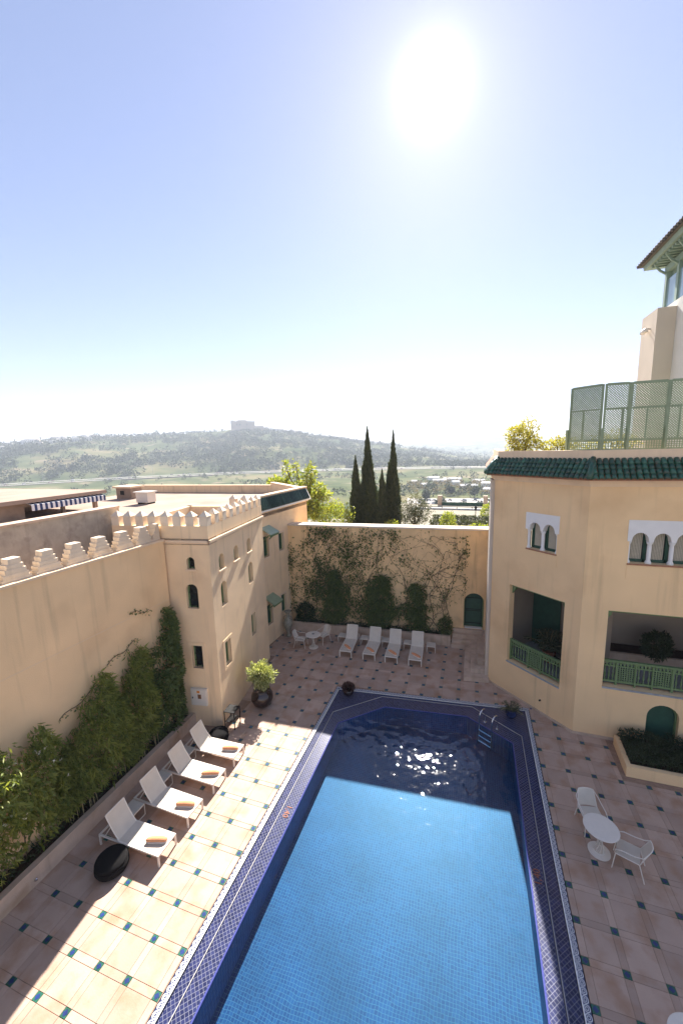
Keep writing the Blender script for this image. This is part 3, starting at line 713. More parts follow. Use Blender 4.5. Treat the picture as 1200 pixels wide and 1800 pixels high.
# ================================================================== crenellated tower
T1 = Vector((-9.04, 11.64, 0)); T2 = Vector((-9.80, 16.82, 0)); dR = (T2 - T1).normalized(); dL = Vector((dR.y, -dR.x, 0))
P0 = T1 - dL * 3.9; P3b = T2 - dL * 3.9
FTR, FTL = Fr(T1, T2), Fr(P0, T1); FTB, FTW = Fr(T2, P3b), Fr(P3b, P0)
tw = thing('crenellated_tower', 'pale ochre tower with pyramid-capped merlons and small green windows', 'tower', (-10.8, 14, 0))
hR = [(u - .21, u + .21, 6.18, 6.80, True, .26) for u in (0.88, 2.17, 3.50)] + [(u - .25, u + .25, 4.70, 5.68, True, .26) for u in (0.90, 3.52)] + [(u - .24, u + .24, 2.20, 3.22, False, .22) for u in (0.86, 3.46)]
hL = [(3.12 - .16, 3.12 + .16, 6.42, 6.88, True, .2), (3.07 - .24, 3.07 + .24, 4.88, 5.84, True, .2), (3.07 - .22, 3.07 + .22, 2.45, 3.38, False, .2)]
b = MB(); facade(b, FTR, -0.2, 8.05, hR); facade(b, FTL, -0.2, 8.05, hL); facade(b, FTB, -0.2, 8.05, []); facade(b, FTW, -0.2, 8.05, [])
for F in (FTR, FTL, FTB, FTW):   # parapet thickness
    b.fbox(F, 0.02, F.L - .02, -0.30, -0.004, 7.55, 8.046)
b.build('wall', PLT, tw)
MB().prism([P0, T1, T2, P3b], 7.35, 7.58).build('roof', ROOF, tw)
c = MB()
for F in (FTR, FTL): c.fbox(F, -0.07 if F is FTR else 1.9, F.L + 0.07, -0.02, 0.07, 7.44, 7.52)
for F in (FTR, FTL): c.fbox(F, -0.035 if F is FTR else 1.9, F.L + 0.035, -0.02, 0.035, 7.39, 7.44)
c.build('string_course', TRIM, tw)
def cap_merlon(F, u, w, parent):
    m = MB(); m.fbox(F, u - w / 2, u + w / 2, -0.30, 0.0, 8.05, 8.40)
    P = F.p; e = 0.02
    m.add([P(u - w / 2 - e, e, 8.40), P(u + w / 2 + e, e, 8.40), P(u + w / 2 + e, -.3 - e, 8.40), P(u - w / 2 - e, -.3 - e, 8.40), P(u, -.15, 8.60)], [(0, 1, 4), (1, 2, 4), (2, 3, 4), (3, 0, 4), (3, 2, 1, 0)])
    m.build('merlon', MERL, parent)
for F, cnt in ((FTR, 8), (FTL, 7), (FTB, 6)):
    for k in range(cnt):
        if F is FTB and k > 2: continue
        u = 0.17 + (F.L - 0.34) * k / cnt + (0 if k else 0)
        cap_merlon(F, u, 0.31, tw)
for h in hR[:3]: window(tw, FTR, h, GREEN, GREEND, sill=True, mull=False)
for h in hR[3:5]: window(tw, FTR, h, GREEN, GREEND, sill=False)
for h in hR[5:]: window(tw, FTR, h, GREEN, GREEND, sill=False); surround(tw, FTR, h[0], h[1], h[2], h[3], PLT, 0.13, 0.015)
window(tw, FTL, hL[0], GREEN, GLASS, True, True, False); window(tw, FTL, hL[1], GREEN, GLASS, True, False, False)
window(tw, FTL, hL[2], GREEN, GLASS, True, False, False); surround(tw, FTL, *hL[2][:4], PLT, 0.13, 0.015)
# meter box on the tower
uc = FTL.u_of(-9.91, 11.51)
mbx = thing('meter_box', 'white electricity meter box fixed low on the tower wall', 'meter box', FTL.p(uc, 0, 0.9))
MB().fbox(FTL, uc - .33, uc + .33, -0.02, 0.10, 0.92, 1.62).build('case', WPAINT, mbx)
MB().fbox(FTL, uc - .305, uc + .305, 0.10, 0.115, 0.945, 1.595).build('door', WPAINT, mbx)
MB().fbox(FTL, uc - .03, uc + .11, 0.115, 0.124, 1.22, 1.40).build('viewing_pane', pm('brown_pane', (0.2, 0.09, 0.04), 0.4, 0.3, 30), mbx)
MB().fbox(FTL, uc - .06, uc + .06, 0.115, 0.12, 1.46, 1.55).build('warning_label', ORANGE, mbx)
MB().fbox(FTL, uc - .27, uc - .23, 0.115, 0.13, 1.22, 1.28).build('lock', IRON, mbx)
# ================================================================== annex behind the tower
FA = Fr((-10.58, 16.5), (-10.15, 23.15))
an = thing('annex_building', 'low ochre annex with flat roof terrace and green tiled eave', 'building', (-12, 20, 0))
def ua(y): return (y - 16.5) / FA.d.y
hA = [(ua(17.92), ua(18.50), 5.0, 6.15, False, .2), (ua(19.52), ua(20.05), 5.0, 6.0, False, .2), (ua(17.92), ua(18.50), 1.15, 2.3, False, .2), (ua(19.48), ua(20.02), 1.25, 2.35, False, .2)]
RP = [(-10.58, 16.5), (-10.15, 23.15), (-14.6, 27.2), (-27, 26.4), (-27, 12.2), (-13.0, 12.2), (-13.5, 16.3)]
b = MB(); facade(b, FA, -0.2, 8.28, hA)
FAE = Fr((-10.15, 23.15), (-14.6, 27.2)); facade(b, FAE, -0.2, 8.2, [])
FAF = Fr((-14.6, 27.2), (-27, 26.4)); facade(b, FAF, -0.2, 8.0, [])
b.fbox(FA, 0.4, FA.L, -0.28, -0.005, 7.3, 8.28); b.fbox(FAE, 0.05, FAE.L, -0.28, -0.005, 7.3, 8.2); b.fbox(FAF, 0.05, FAF.L, -0.28, -0.005, 7.3, 8.0)
b.build('wall', PLT, an)
MB().prism(RP, 7.2, 7.45).build('roof', ROOF, an)
c = MB(); c.fbox(FA, 0.36, FA.L + .06, -0.32, 0.05, 8.283, 8.36); c.fbox(FAE, -.04, FAE.L, -0.32, 0.04, 8.203, 8.27); c.fbox(FAF, 0, FAF.L, -0.32, 0.04, 8.003, 8.06); c.fbox(FA, 0.36, FA.L + .05, -.02, .10, 7.42, 7.54)
c.build('coping', TRIM, an)
ts = MB(); nt = int((FA.L - 0.4) / 0.185)
for k in range(nt):
    u = 0.5 + k * 0.185; pts = []
    for t in range(5):
        a = math.pi * t / 4; pts.append((u - 0.066 * math.cos(a), 0.085 * math.sin(a)))
    vs = [FA.p(p[0], 0.32 + p[1] * .7, 7.62 + p[1] * .7) for p in pts] + [FA.p(p[0], 0.04 + p[1] * .7, 8.22 + p[1] * .7) for p in pts]
    ts.add(vs, [(q, q + 1, 6 + q, 5 + q) for q in range(4)] + [(0, 1, 2, 3, 4)])
tag(ts.build('eave_tiles', RTILE2, an), kind='stuff')
ev = MB(); P = FA.p
ev.add([P(.4, .32, 7.60), P(FA.L, .32, 7.60), P(FA.L, .02, 8.22), P(.4, .02, 8.22), P(.4, .32, 7.54), P(FA.L, .32, 7.54), P(FA.L, 0, 7.54), P(.4, 0, 7.54)], [(0, 1, 2, 3), (4, 7, 6, 5), (0, 4, 5, 1), (1, 5, 6, 2), (0, 3, 7, 4)])
ev.build('eave', WHITE, an)
for i, h in enumerate(hA):
    window(an, FA, h, GREEN, GREEND, sill=False); surround(an, FA, *h[:4], TRIM, 0.1, 0.012)
    if i in (0, 2):
        z = h[3] + 0.18; hd = MB()
        hd.add([P(h[0] - .15, .62, z), P(h[1] + .15, .62, z), P(h[1] + .15, -.02, z + .32), P(h[0] - .15, -.02, z + .32), P(h[0] - .15, .62, z + .05), P(h[1] + .15, .62, z + .05), P(h[1] + .15, -.02, z + .38), P(h[0] - .15, -.02, z + .38)], MB.BF)
        ho = hd.build('window_hood', GREENP if i == 0 else GREENL, an)
        fr_ = MB()
        for kk in range(9): fr_.fbox(FA, h[0] - .14 + kk * (h[1] - h[0] + .22) / 8.0, h[0] - .14 + kk * (h[1] - h[0] + .22) / 8.0 + .06, .56, .60, z - .1, z - .002)
        fr_.fbox(FA, h[0] - .13, h[1] + .13, .545, .558, z - .06, z)
        fr_.build('valance', GREEN, ho)
        for uu in (h[0] - .10, h[1] + .06): MB().tube([P(uu, .01, z - .42), P(uu, .28, z - .2), P(uu, .52, z + .0)], 0.03, 4).build('bracket', GREEN, ho)
# roof things
ch = thing('roof_chimney', 'stubby brick chimney block with flat cap on the annex roof', 'chimney', (-24.2, 22.6, 7.45))
MB().box(-24.9, -23.5, 22.1, 23.1, 7.45, 8.25).build('stack', RUST, ch); MB().box(-25.05, -23.35, 21.95, 23.25, 8.253, 8.38).build('cap', TRIM, ch); MB().box(-24.5, -24.15, 22.07, 22.098, 7.75, 8.05).build('flue_opening', IRON, ch)
ac = thing('roof_unit', 'pale metal equipment box standing on the annex roof', 'roof unit', (-20.3, 20.2, 7.45))
MB().box(-20.8, -19.85, 19.9, 20.6, 7.55, 8.2).build('casing', WPAINT, ac); MB().box(-20.9, -19.75, 19.8, 20.7, 8.203, 8.26).build('lid', WPAINT, ac)
for x in (-20.75, -19.95): MB().box(x, x + .06, 19.95, 20.55, 7.45, 7.548).build('foot', IRON, ac)
# neighbour rooftop hut with awning
nh = thing('rooftop_hut', 'flat-roofed neighbour hut with dark open front behind the grey wall', 'building', (-26, 13, 0))
MB().box(-34, -22, 6, 13.9, -0.2, 8.1).build('wall', RUST, nh)
MB().box(-34, -25.2, 13.9, 18.1, -0.2, 8.1).build('hut_wall', RUST, nh)
MB().box(-34.3, -21.5, 5.5, 18.4, 8.35, 8.55).build('roof', ROOF, nh)
MB().box(-22.2, -22.0, 17.9, 18.1, 6, 8.35).build('post', RUST, nh); MB().box(-22.2, -22.0, 15.9, 16.05, 6, 8.35).build('post', RUST, nh)
MB().box(-34, -22.0, 6, 18.1, 8.1, 8.35).build('fascia', RUST, nh)
aw = thing('striped_awning', 'blue and white striped awning valance along the rooftop hut', 'awning', (-21.5, 15.9, 8.2))
for k in range(32):
    y = 13.9 + k * 0.135
    st = MB().add([(-21.95, y, 8.33), (-21.95, y + .134, 8.33), (-21.45, y + .134, 8.22), (-21.45, y, 8.22), (-21.95, y, 8.35), (-21.95, y + .134, 8.35), (-21.42, y + .134, 8.24), (-21.42, y, 8.24)], MB.BF)
    st.box(-21.45, -21.42, y, y + .134, 7.93, 8.22); st.build('stripe', AWB if k % 2 else AWW, aw)
tag(MB().prism([(-34, -8), (-13.7, -8), (-13.6, 12), (-27, 12), (-27, 18), (-34, 18)], 5.6, 6.0).build('neighbour_roof', ROOF), kind='structure')

# ================================================================== back wall, planter, steps, door
FB = Fr((-10.36, 20.61), (1.35, 21.345)); bw = thing('vine_wall', 'ochre back wall covered in vines with an arched green door', 'wall', (-4.5, 21, 0))
def ub(x): return (x + 10.36) / FB.d.x
hD = [(ub(-0.28), ub(0.74), 0.80, 2.83, True, .35)]
b = MB(); facade(b, FB, -0.2, 6.28, hD); FBK = Fr(FB.p(FB.L, -.62, 0), FB.p(0, -.62, 0)); facade(b, FBK, -0.2, 6.28, [])
b.quad(FB.p(0, 0, -.2), FB.p(0, 0, 6.28), FB.p(0, -.62, 6.28), FB.p(0, -.62, -.2))
b.build('wall', PLB, bw)
MB().fbox(FB, -0.02, FB.L, -0.68, 0.06, 6.283, 6.37).build('coping', pm('lime_coping', (0.70, 0.60, 0.48), 0.9, 0.12, 1.5, 0.3, 25, 0, stain=(.5, .4, .3)), bw)
dr = window(bw, FB, hD[0], GREEN, GREEND, sill=False, mull=False)
u0, u1 = hD[0][0], hD[0][1]
d = MB()
for (a, c2, z0, z1) in ((.10, .92, 1.0, 1.72), (.10, .92, 1.8, 2.45)):
    d.tube([FB.p(u0 + a, -.335, z0), FB.p(u0 + c2, -.335, z0), FB.p(u0 + c2, -.335, z1), FB.p(u0 + a, -.335, z1)], 0.02, 4, closed=True)
d.build('door_moulding', IRON, dr)
MB().fbox(FB, u0 + .06, u1 - .06, -.30, -.02, .802, .83).build('threshold', WHITE, dr)
bp_ = thing('raised_bed', 'long raised bed of pale stone along the vine-covered back wall', 'planter', (-5, 20.6, 0))
FP = Fr((-10.1, 20.02), (-0.92, 20.55))
MB().fbox(FP, 0, FP.L, -0.16, 0, -0.02, 0.54).build('kerb_wall', STONE, bp_)
MB().fbox(FP, 0, FP.L - .02, -0.70, -0.16, -0.02, 0.44).build('soil', SOIL, bp_)
stp = thing('corner_steps', 'low L-shaped stone steps leading up to the arched door', 'steps', (0.2, 19.5, 0))
for k in range(4):
    z0, z1 = (0.2 * k + (0.001 if k else -0.02)), 0.2 * (k + 1)
    x0 = -0.17 + 0.30 * k; y0 = 17.46 + 0.42 * k
    m = MB()
    yb = 20.40 + 0.23 * k
    x1 = 0.93
    m.prism([(x0, y0 - .02), (x1, y0 + .1), (x1 + .05, 21.3), (-0.88 + .02 * k, 21.2), (-0.88 + .02 * k, yb - .03), (x0, yb)], z0, z1)
    m.build('step', STONE, stp)
tk = MB().box(0.9, 0.96, 17.9, 21.2, 0.0, 1.0).build('side_kerb', STONE, stp)

# ================================================================== right-hand building
A2, B2, C2 = (0.90, 17.72), (3.76, 15.11), (12.5, 15.11)
FC, FF = Fr(A2, B2), Fr(B2, C2); FS = Fr((1.12, 27.0), A2); FE = Fr(C2, (12.5, 27))
rb = thing('main_building', 'ochre hotel wing with chamfered corner, loggias and green tiled eave', 'building', (5, 17, 0))
hC = [(1.60, 2.82, 6.63, 7.80, False, .28), (0.92, 3.27, 1.51, 4.91, False, .32)]
def uf(x): return x - 3.76
hF = [(uf(5.0), uf(6.82), 6.64, 7.80, False, .28), (uf(4.58), uf(8.6), 2.05, 4.91, False, .32), (uf(5.99), uf(6.93), -0.2, 1.64, True, .22)]
b = MB(); facade(b, FC, -0.2, 9.45, hC); facade(b, FF, -0.2, 9.45, hF); facade(b, FS, -0.2, 9.45, []); facade(b, FE, -0.2, 9.45, [])
b.build('wall', PLR, rb)
MB().prism([A2, B2, C2, (12.5, 27), (1.12, 27)], 9.46, 9.9).build('roof', ROOF, rb)
MB().box(0.76, 0.93, 17.86, 19.2, -0.2, 9.2).build('pilaster', PLU, rb)
pl_ = MB()
for F, e0_, e1_ in ((FC, -.02, .02), (FF, -.02, 0), (FS, 0, .02)): pl_.fbox(F, e0_, F.L + e1_, -.02, .035, -0.2, .09)
pl_.build('plinth', STONE, rb)
co = MB()
def miter(F, prev, nxt, n):  # u-extension so that offset pieces meet at corners
    return n * prev, n * nxt
tC = math.tan(rad(42.4 / 2)); tS = math.tan(rad(44.6 / 2))
for z0, z1, n in ((9.22, 9.28, .05), (9.28, 9.36, .10), (9.36, 9.44, .17)):
    for F, ta, tb in ((FS, 0, tS), (FC, tS, tC), (FF, tC, 0)):
        Q = F.p; a0, a1 = -n * ta, F.L + n * tb
        co.add([Q(a0, n, z0), Q(a1, n, z0), Q(F.L, -.02, z0), Q(0, -.02, z0), Q(a0, n, z1), Q(a1, n, z1), Q(F.L, -.02, z1), Q(0, -.02, z1)], MB.BF)
co.build('cornice', TRIM, rb)
# parapet and tiled eave
pp = MB()
for F, ta, tb in ((FS, 0, tS), (FC, tS, tC), (FF, tC, 0)):
    Q = F.p; n0, n1 = -.32, -.08
    pp.add([Q(-n1 * ta, n1, 9.9), Q(F.L + n1 * tb, n1, 9.9), Q(F.L + n0 * tb, n0, 9.9), Q(-n0 * ta, n0, 9.9), Q(-n1 * ta, n1, 10.42), Q(F.L + n1 * tb, n1, 10.42), Q(F.L + n0 * tb, n0, 10.42), Q(-n0 * ta, n0, 10.42)], MB.BF)
pp.build('parapet', TRIM, rb)
eb = MB()
for F, ta, tb in ((FS, 0, tS), (FC, tS, tC), (FF, tC, 0)):
    Q = F.p; n = .36
    eb.add([Q(-n * ta, n, 9.47), Q(F.L + n * tb, n, 9.47), Q(F.L - .1 * tb, -.1, 10.10), Q(.1 * ta, -.1, 10.10), Q(-n * ta, n, 9.441), Q(F.L + n * tb, n, 9.441), Q(F.L - .1 * tb, -.1, 9.441), Q(.1 * ta, -.1, 9.441)], [(0, 1, 2, 3), (4, 7, 6, 5), (0, 4, 5, 1), (1, 5, 6, 2), (3, 7, 4, 0)])
eo = eb.build('tiled_eave', BRICKR, rb)
def tile_mesh(L):
    m = MB(); vs = []
    for t, (sl, rr) in enumerate(((0, .088), (L, .070))):
        for q in range(7):
            a = math.pi * q / 6; vs.append((-rr * math.cos(a), -sl, rr * math.sin(a)))
        for q in range(7):
            a = math.pi * q / 6; r2 = rr - .014; vs.append((-r2 * math.cos(a), -sl, r2 * math.sin(a)))
    fs = [(q, q + 1, 15 + q, 14 + q) for q in range(6)] + [(q + 1, q, 7 + q, 8 + q) for q in range(6)] + [(14 + q, 15 + q, 22 + q, 21 + q) for q in range(6)]
    m.add(vs, fs); return m.mesh('roof_tile', [RTILE], smooth=True)
TM = tile_mesh(0.235)
slope = math.atan2(10.10 - 9.47, .46)
def lay_tiles(F, u0, u1, ta, tb, pitch=.176):
    n = int((u1 - u0) / pitch)
    for k in range(n + 1):
        u = u0 + k * pitch
        for c_ in range(4):
            s0 = c_ * 0.188 + 0.0
            nn = .40 - s0 * math.cos(slope); z = 9.475 + s0 * math.sin(slope) + 0.012 * (3 - c_) * 0
            lo, hi = -max(nn, 0) * ta - .02, F.L + max(nn, 0) * tb + .02
            if not (lo - .02 < u < hi + .02): continue
            o = bpy.data.objects.new('roof_tile', TM); COL.objects.link(o); o.parent = eo
            # local axes: x along facade, -y upslope
            ex = -F.d; up = (-F.n * math.cos(slope) + Vector((0, 0, 1)) * math.sin(slope)); ez = ex.cross(-up)
            jit = random.uniform(-.012, .012)
            R = Matrix((ex, -up, ez)).transposed().to_4x4()
            if R.determinant() < 0: R = Matrix((ex, -up, -ez)).transposed().to_4x4()
            pw = Vector(F.p(u + jit * .4, nn, z + 0.006 + .004 * random.random()))
            R.translation = pw
            o.matrix_local = ROOTM[rb.name].inverted() @ R
lay_tiles(FC, -.28, FC.L + .28, tS, tC); lay_tiles(FF, 0.02, 4.6, tC, 0); lay_tiles(FS, FS.L - 1.6, FS.L + .2, 0, tS)
for F, t_ in ((FC, tC), (FS, tS)):   # hips over the corners
    Q = F.p
    MB().tube([Q(F.L + .40 * t_, .40, 9.52), Q(F.L + .14 * t_, .14, 9.87), Q(F.L - .1 * t_, -.1, 10.18)], [.095, .09, .08], 8).build('hip_tile', RTILE, eo, smooth=True)

# white arcaded windows
def arcade(F, u0, u1, ztop, zs, zsill, arches, hole):
    w = MB(); r = arches[0][1]
    n0, n1 = -.24, .018
    us, zb = [u0], [zs - .02]
    for uc_, r_ in arches:
        us.append(uc_ - r_ - .001); zb.append(zs - .02)
        for i in range(15):
            t = math.pi * i / 14; x = uc_ - r_ * math.cos(t); zz = zs + r_ * 1.18 * math.sin(t)
            if i in (1, 13): zz -= .03
            us.append(x); zb.append(zz)
        us.append(uc_ + r_ + .001); zb.append(zs - .02)
    us.append(u1); zb.append(zs - .02)
    w.curve_panel(F, us, zb, [ztop] * len(us), n0, n1)
    wo_ = w.build('arcade', WHITE, rb)
    edges = [(u0 + arches[0][0] - r) / 2] + [(arches[i][0] + arches[i + 1][0]) / 2 for i in range(len(arches) - 1)] + [(u1 + arches[-1][0] + r) / 2]
    for e in edges:
        q = F.p(e, -.10, 0)
        MB().lathe([(.095, zsill), (.095, zsill + .05), (.075, zsill + .09), (.06, zsill + .13), (.064, zs - .2), (.058, zs - .14), (.072, zs - .12), (.10, zs - .022)], (q[0], q[1], 0), 14).build('column', WHITE, wo_, smooth=True)
    wi = MB().fbox(F, hole[0], hole[1], -.34, -.30, hole[2], hole[3]).build('window', GLASS, rb)
    for uc_, r_ in arches:
        f = MB()
        f.fbox(F, uc_ - r_ - .04, uc_ - r_ + .05, -.30, -.25, zsill, hole[3]); f.fbox(F, uc_ + r_ - .05, uc_ + r_ + .04, -.30, -.25, zsill, hole[3]); f.fbox(F, uc_ - r_, uc_ + r_, -.30, -.25, zsill, zsill + .1)
        f.build('frame', GREEND, wi)
        cu = MB()
        for k in range(8):
            x = uc_ - r_ + .06 + k * (2 * r_ - .12) / 8
            cu.tube([F.p(x, -.288, zsill + .1), F.p(x + .01, -.288, hole[3])], .02, 5)
        cu.build('curtain', CURT, wi)
    MB().fbox(F, hole[0] - .02, hole[1] + .02, -.2, .03, hole[2] - .05, hole[2] - .003).build('sill', BRICKR, wi)
arcade(FC, 1.53, 2.89, 8.06, 7.42, 6.63, [(1.93, .23), (2.50, .23)], hC[0])
arcade(FF, uf(4.94), uf(6.88), 8.12, 7.42, 6.64, [(uf(5.30), .24), (uf(5.91), .24), (uf(6.52), .24)], hF[0])
# recessed apron panels under the windows
for F, a, c_, z0, z1 in ((FC, 1.56, 2.86, 6.12, 6.57), (FF, uf(4.98), uf(6.86), 6.1, 6.57)):
    MB().fbox(F, a, c_, -.01, .012, z0, z1).build('apron_panel', PLR, rb)

# loggias: rooms behind the openings
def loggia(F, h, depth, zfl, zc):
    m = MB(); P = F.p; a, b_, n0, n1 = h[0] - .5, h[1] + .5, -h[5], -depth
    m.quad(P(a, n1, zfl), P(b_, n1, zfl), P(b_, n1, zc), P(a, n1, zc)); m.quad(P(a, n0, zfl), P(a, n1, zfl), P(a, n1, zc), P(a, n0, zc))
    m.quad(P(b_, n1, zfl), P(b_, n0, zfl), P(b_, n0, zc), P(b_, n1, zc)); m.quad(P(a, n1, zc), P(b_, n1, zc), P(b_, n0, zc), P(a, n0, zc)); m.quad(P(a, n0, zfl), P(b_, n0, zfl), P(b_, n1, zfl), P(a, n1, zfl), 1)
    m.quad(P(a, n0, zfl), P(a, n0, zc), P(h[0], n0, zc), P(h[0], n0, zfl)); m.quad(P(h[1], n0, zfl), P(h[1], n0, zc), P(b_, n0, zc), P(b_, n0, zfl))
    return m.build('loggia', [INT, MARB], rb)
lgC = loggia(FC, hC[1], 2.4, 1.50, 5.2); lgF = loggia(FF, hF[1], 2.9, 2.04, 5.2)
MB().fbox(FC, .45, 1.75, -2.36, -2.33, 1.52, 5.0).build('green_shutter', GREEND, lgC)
for F, h in ((FC, hC[1]), (FF, hF[1])):
    MB().fbox(F, h[0], h[1], -.30, -.16, h[3] - .10, h[3] - .003).build('lintel', GREEN, rb)
    for s in (0, 1):
        uu = h[0] + .003 if s == 0 else h[1] - .163
        br = MB(); br.curve_panel(F, [uu, uu + .08, uu + .16], [h[3] - .42, h[3] - .30, h[3] - .20] if s == 0 else [h[3] - .20, h[3] - .30, h[3] - .42], [h[3] - .103] * 3, -.28, -.18)
        br.build('bracket', GREEN, rb)
    MB().fbox(F, h[0], h[1], -.31, .03, h[2] - .06, h[2] - .002).build('loggia_sill', MARB, rb)
def balustrade(F, u0, u1, z0, z1, pattern, label, nname):
    t = thing('balustrade', label, 'balustrade', F.p((u0 + u1) / 2, -.2, z0), group='green loggia balustrades')
    n0, n1 = -.245, -.185
    MB().fbox(F, u0, u1, n0 - .02, n1 + .02, z1 - .07, z1).build('top_rail', GREEN, t)
    MB().fbox(F, u0, u1, n0, n1, z1 - .24, z1 - .19).build('frieze_rail', GREEN, t)
    MB().fbox(F, u0, u1, n0, n1, z0 + .10, z0 + .17).build('bottom_rail', GREEN, t)
    fz = MB(); k = int((u1 - u0) / .105)
    for i in range(k):
        u = u0 + (i + .5) * (u1 - u0) / k; Q = F.p; zt, zb = z1 - .072, z1 - .188
        fz.add([Q(u - .045, n1 - .01, zt), Q(u - .045, n0 + .01, zt), Q(u + .045, n0 + .01, zt), Q(u + .045, n1 - .01, zt), Q(u - .02, n1 - .01, zb), Q(u - .02, n0 + .01, zb), Q(u + .02, n0 + .01, zb), Q(u + .02, n1 - .01, zb)], [(0, 4, 7, 3), (1, 2, 6, 5), (0, 1, 5, 4), (3, 7, 6, 2)])
    fz.build('frieze', GREEN, t)
    u = u0; tot = sum(p[1] for p in pattern); sc = (u1 - u0) / tot
    for kind, wd in pattern:
        wd *= sc
        if kind == 'post': MB().fbox(F, u, u + wd, n0 - .012, n1 + .012, z0, z1 - .072).build('post', GREEN, t)
        elif kind == 'bal':
            nb = max(2, round(wd / .135))
            for i in range(nb):
                q = F.p(u + (i + .5) * wd / nb, -.215, 0); zb, zt = z0 + .17, z1 - .24; hh = zt - zb
                MB().lathe([(.024, zb), (.024, zb + .08 * hh), (.012, zb + .12 * hh), (.030, zb + .30 * hh), (.034, zb + .38 * hh), (.014, zb + .62 * hh), (.026, zb + .70 * hh), (.014, zb + .78 * hh), (.026, zb + .92 * hh), (.026, zt)], (q[0], q[1], 0), 6).build('baluster', GREEN, t)
        else:
            la = MB(); nb = 7; zb, zt = z0 + .17, z1 - .24
            for i in range(nb + 1):
                x = u + i * wd / nb; la.fbox(F, x - .014, x + .014, n0 + .02, n1 - .012, zb, zt)
                z = zb + i * (zt - zb) / nb; la.fbox(F, u, u + wd, n0 + .012, n1 - .02, z - .013, z + .013)
            la.build('lattice', GREEN, t)
        u += wd
balustrade(FC, hC[1][0], hC[1][1], 1.51, 2.45, [('post', .07), ('bal', .8), ('post', .06), ('lat', .5), ('post', .06), ('bal', .85), ('post', .07)], 'green turned balustrade of the loggia on the chamfered corner', 'c')
balustrade(FF, hF[1][0], hF[1][1], 2.06, 3.0, [('post', .05), ('bal', .38), ('post', .07), ('lat', .52), ('post', .05), ('bal', .46), ('post', .05), ('lat', .52), ('post', .07), ('bal', .6), ('post', .06), ('lat', .52), ('post', .05), ('bal', .6), ('post', .05)], 'long green balustrade of the loggia above the cellar door', 'f')
# arched cellar door
dd = window(rb, FF, hF[2], GREEN, GREEND, sill=False, mull=False); dd.name = 'cellar_door'
for i in range(7): MB().fbox(FF, hF[2][0] + .07 + i * .115, hF[2][0] + .175 + i * .115, -.215, -.20, 0, 1.2 + .35 * math.sin(math.pi * (i + .5) / 7)).build('plank', GREEND, dd)
MB().tube(outline(FF, *hF[2][:4], True, .0, -.03), 0.055, 4).build('door_surround', GREEN, dd)
# wall details
tag(MB().tube([FC.p(2.55, -.05, .55), FC.p(2.55, .06, .55)], .035, 8).build('drain_pipe', IRON), 'short black drain pipe stub low on the chamfered wall', 'pipe')
# planter against the front wall
pr = thing('hedge_planter', 'low ochre planter with dark hedge in front of the cellar door', 'planter', (6, 14, 0))
MB().prism([(4.94, 13.41), (8.6, 13.41), (8.6, 13.56), (5.09, 13.56), (5.16, 14.85), (5.01, 14.9)], -.02, .36).build('kerb_wall', PLR, pr)
MB().prism([(5.09, 13.57), (8.6, 13.57), (8.6, 15.08), (5.2, 15.08)], -.02, .26).build('soil', SOIL, pr)

# terrace screen
scn = thing('terrace_screen', 'tall green lattice privacy screen on the terrace above the tiled eave', 'screen', (5.5, 15.9, 9.9))
S0, S1, S2 = (3.30, 16.68), (4.15, 15.90), (9.2, 15.90)
FG, FH = Fr(S0, S1), Fr(S1, S2)
def lattice(m, F, u0, u1, z0, z1, p, n, w=.018):
    W, Hh = u1 - u0, z1 - z0
    for sgn in (1, -1):
        k = -Hh if sgn > 0 else 0
        c = -Hh
        while c < W:
            # line u = c + t, z = t (sgn>0) or z = H - t
            t0, t1 = max(0, -c), min(Hh, W - c)
            if t1 - t0 > .02:
                za, zb = (z0 + t0, z0 + t1) if sgn > 0 else (z1 - t0, z1 - t1)
                ua_, ub_ = u0 + c + t0, u0 + c + t1
                nn = n if sgn > 0 else n - .012
                m.tube([F.p(ua_, nn, za), F.p(ub_, nn, zb)], w, 4)
            c += p
def screen_panel(F, u0, u1, sub):
    f = MB(); e = .06
    f.fbox(F, u0, u0 + e, -.03, .03, 9.9, 12.62); f.fbox(F, u1 - e, u1, -.03, .03, 9.9, 12.62)
    for z0, z1 in ((12.55, 12.64), (11.76, 11.83), (10.70, 10.78), (10.40, 10.46)): f.fbox(F, u0 + e, u1 - e, -.025, .025, z0, z1)
    if sub: f.fbox(F, u0 + (u1 - u0) * sub, u0 + (u1 - u0) * sub + .06, -.022, .022, 10.78, 11.76)
    fo = f.build('screen_frame', GREENL, scn)
    l_ = MB(); lattice(l_, F, u0 + e, u1 - e, 11.83, 12.55, .078, 0, .019); lattice(l_, F, u0 + e, u1 - e, 10.78, 11.76, .078, 0, .019)
    tag(l_.build('lattice', GREENL, fo), kind='stuff')
    q = MB(); nn = max(4, int((u1 - u0 - .12) / .07))
    for i in range(nn + 1):
        x = u0 + e + i * (u1 - u0 - 2 * e) / nn; q.fbox(F, x - .012, x + .012, -.012, .012, 10.46, 10.70)
    for z in (10.52, 10.58, 10.64): q.fbox(F, u0 + e, u1 - e, -.0121, .0121, z - .012, z + .012)
    tag(q.build('square_lattice', GREENL, fo), kind='stuff')
screen_panel(FG, 0.02, FG.L - .02, .42)
for k, (a, c_, sb) in enumerate(((.02, .76, .72), (.763, 1.82, .45), (1.823, 2.88, .3), (2.883, 3.94, .5), (3.943, 4.98, .5))): screen_panel(FH, a, c_, sb)
for F, u in ((FH, .76), (FH, 1.82), (FH, 2.88), (FH, 3.94), (FH, .0), (FG, 0)):
    MB().fbox(F, u - .035, u + .035, .032, .11, 9.9, 11.15).build('support_post', GREENL, scn)
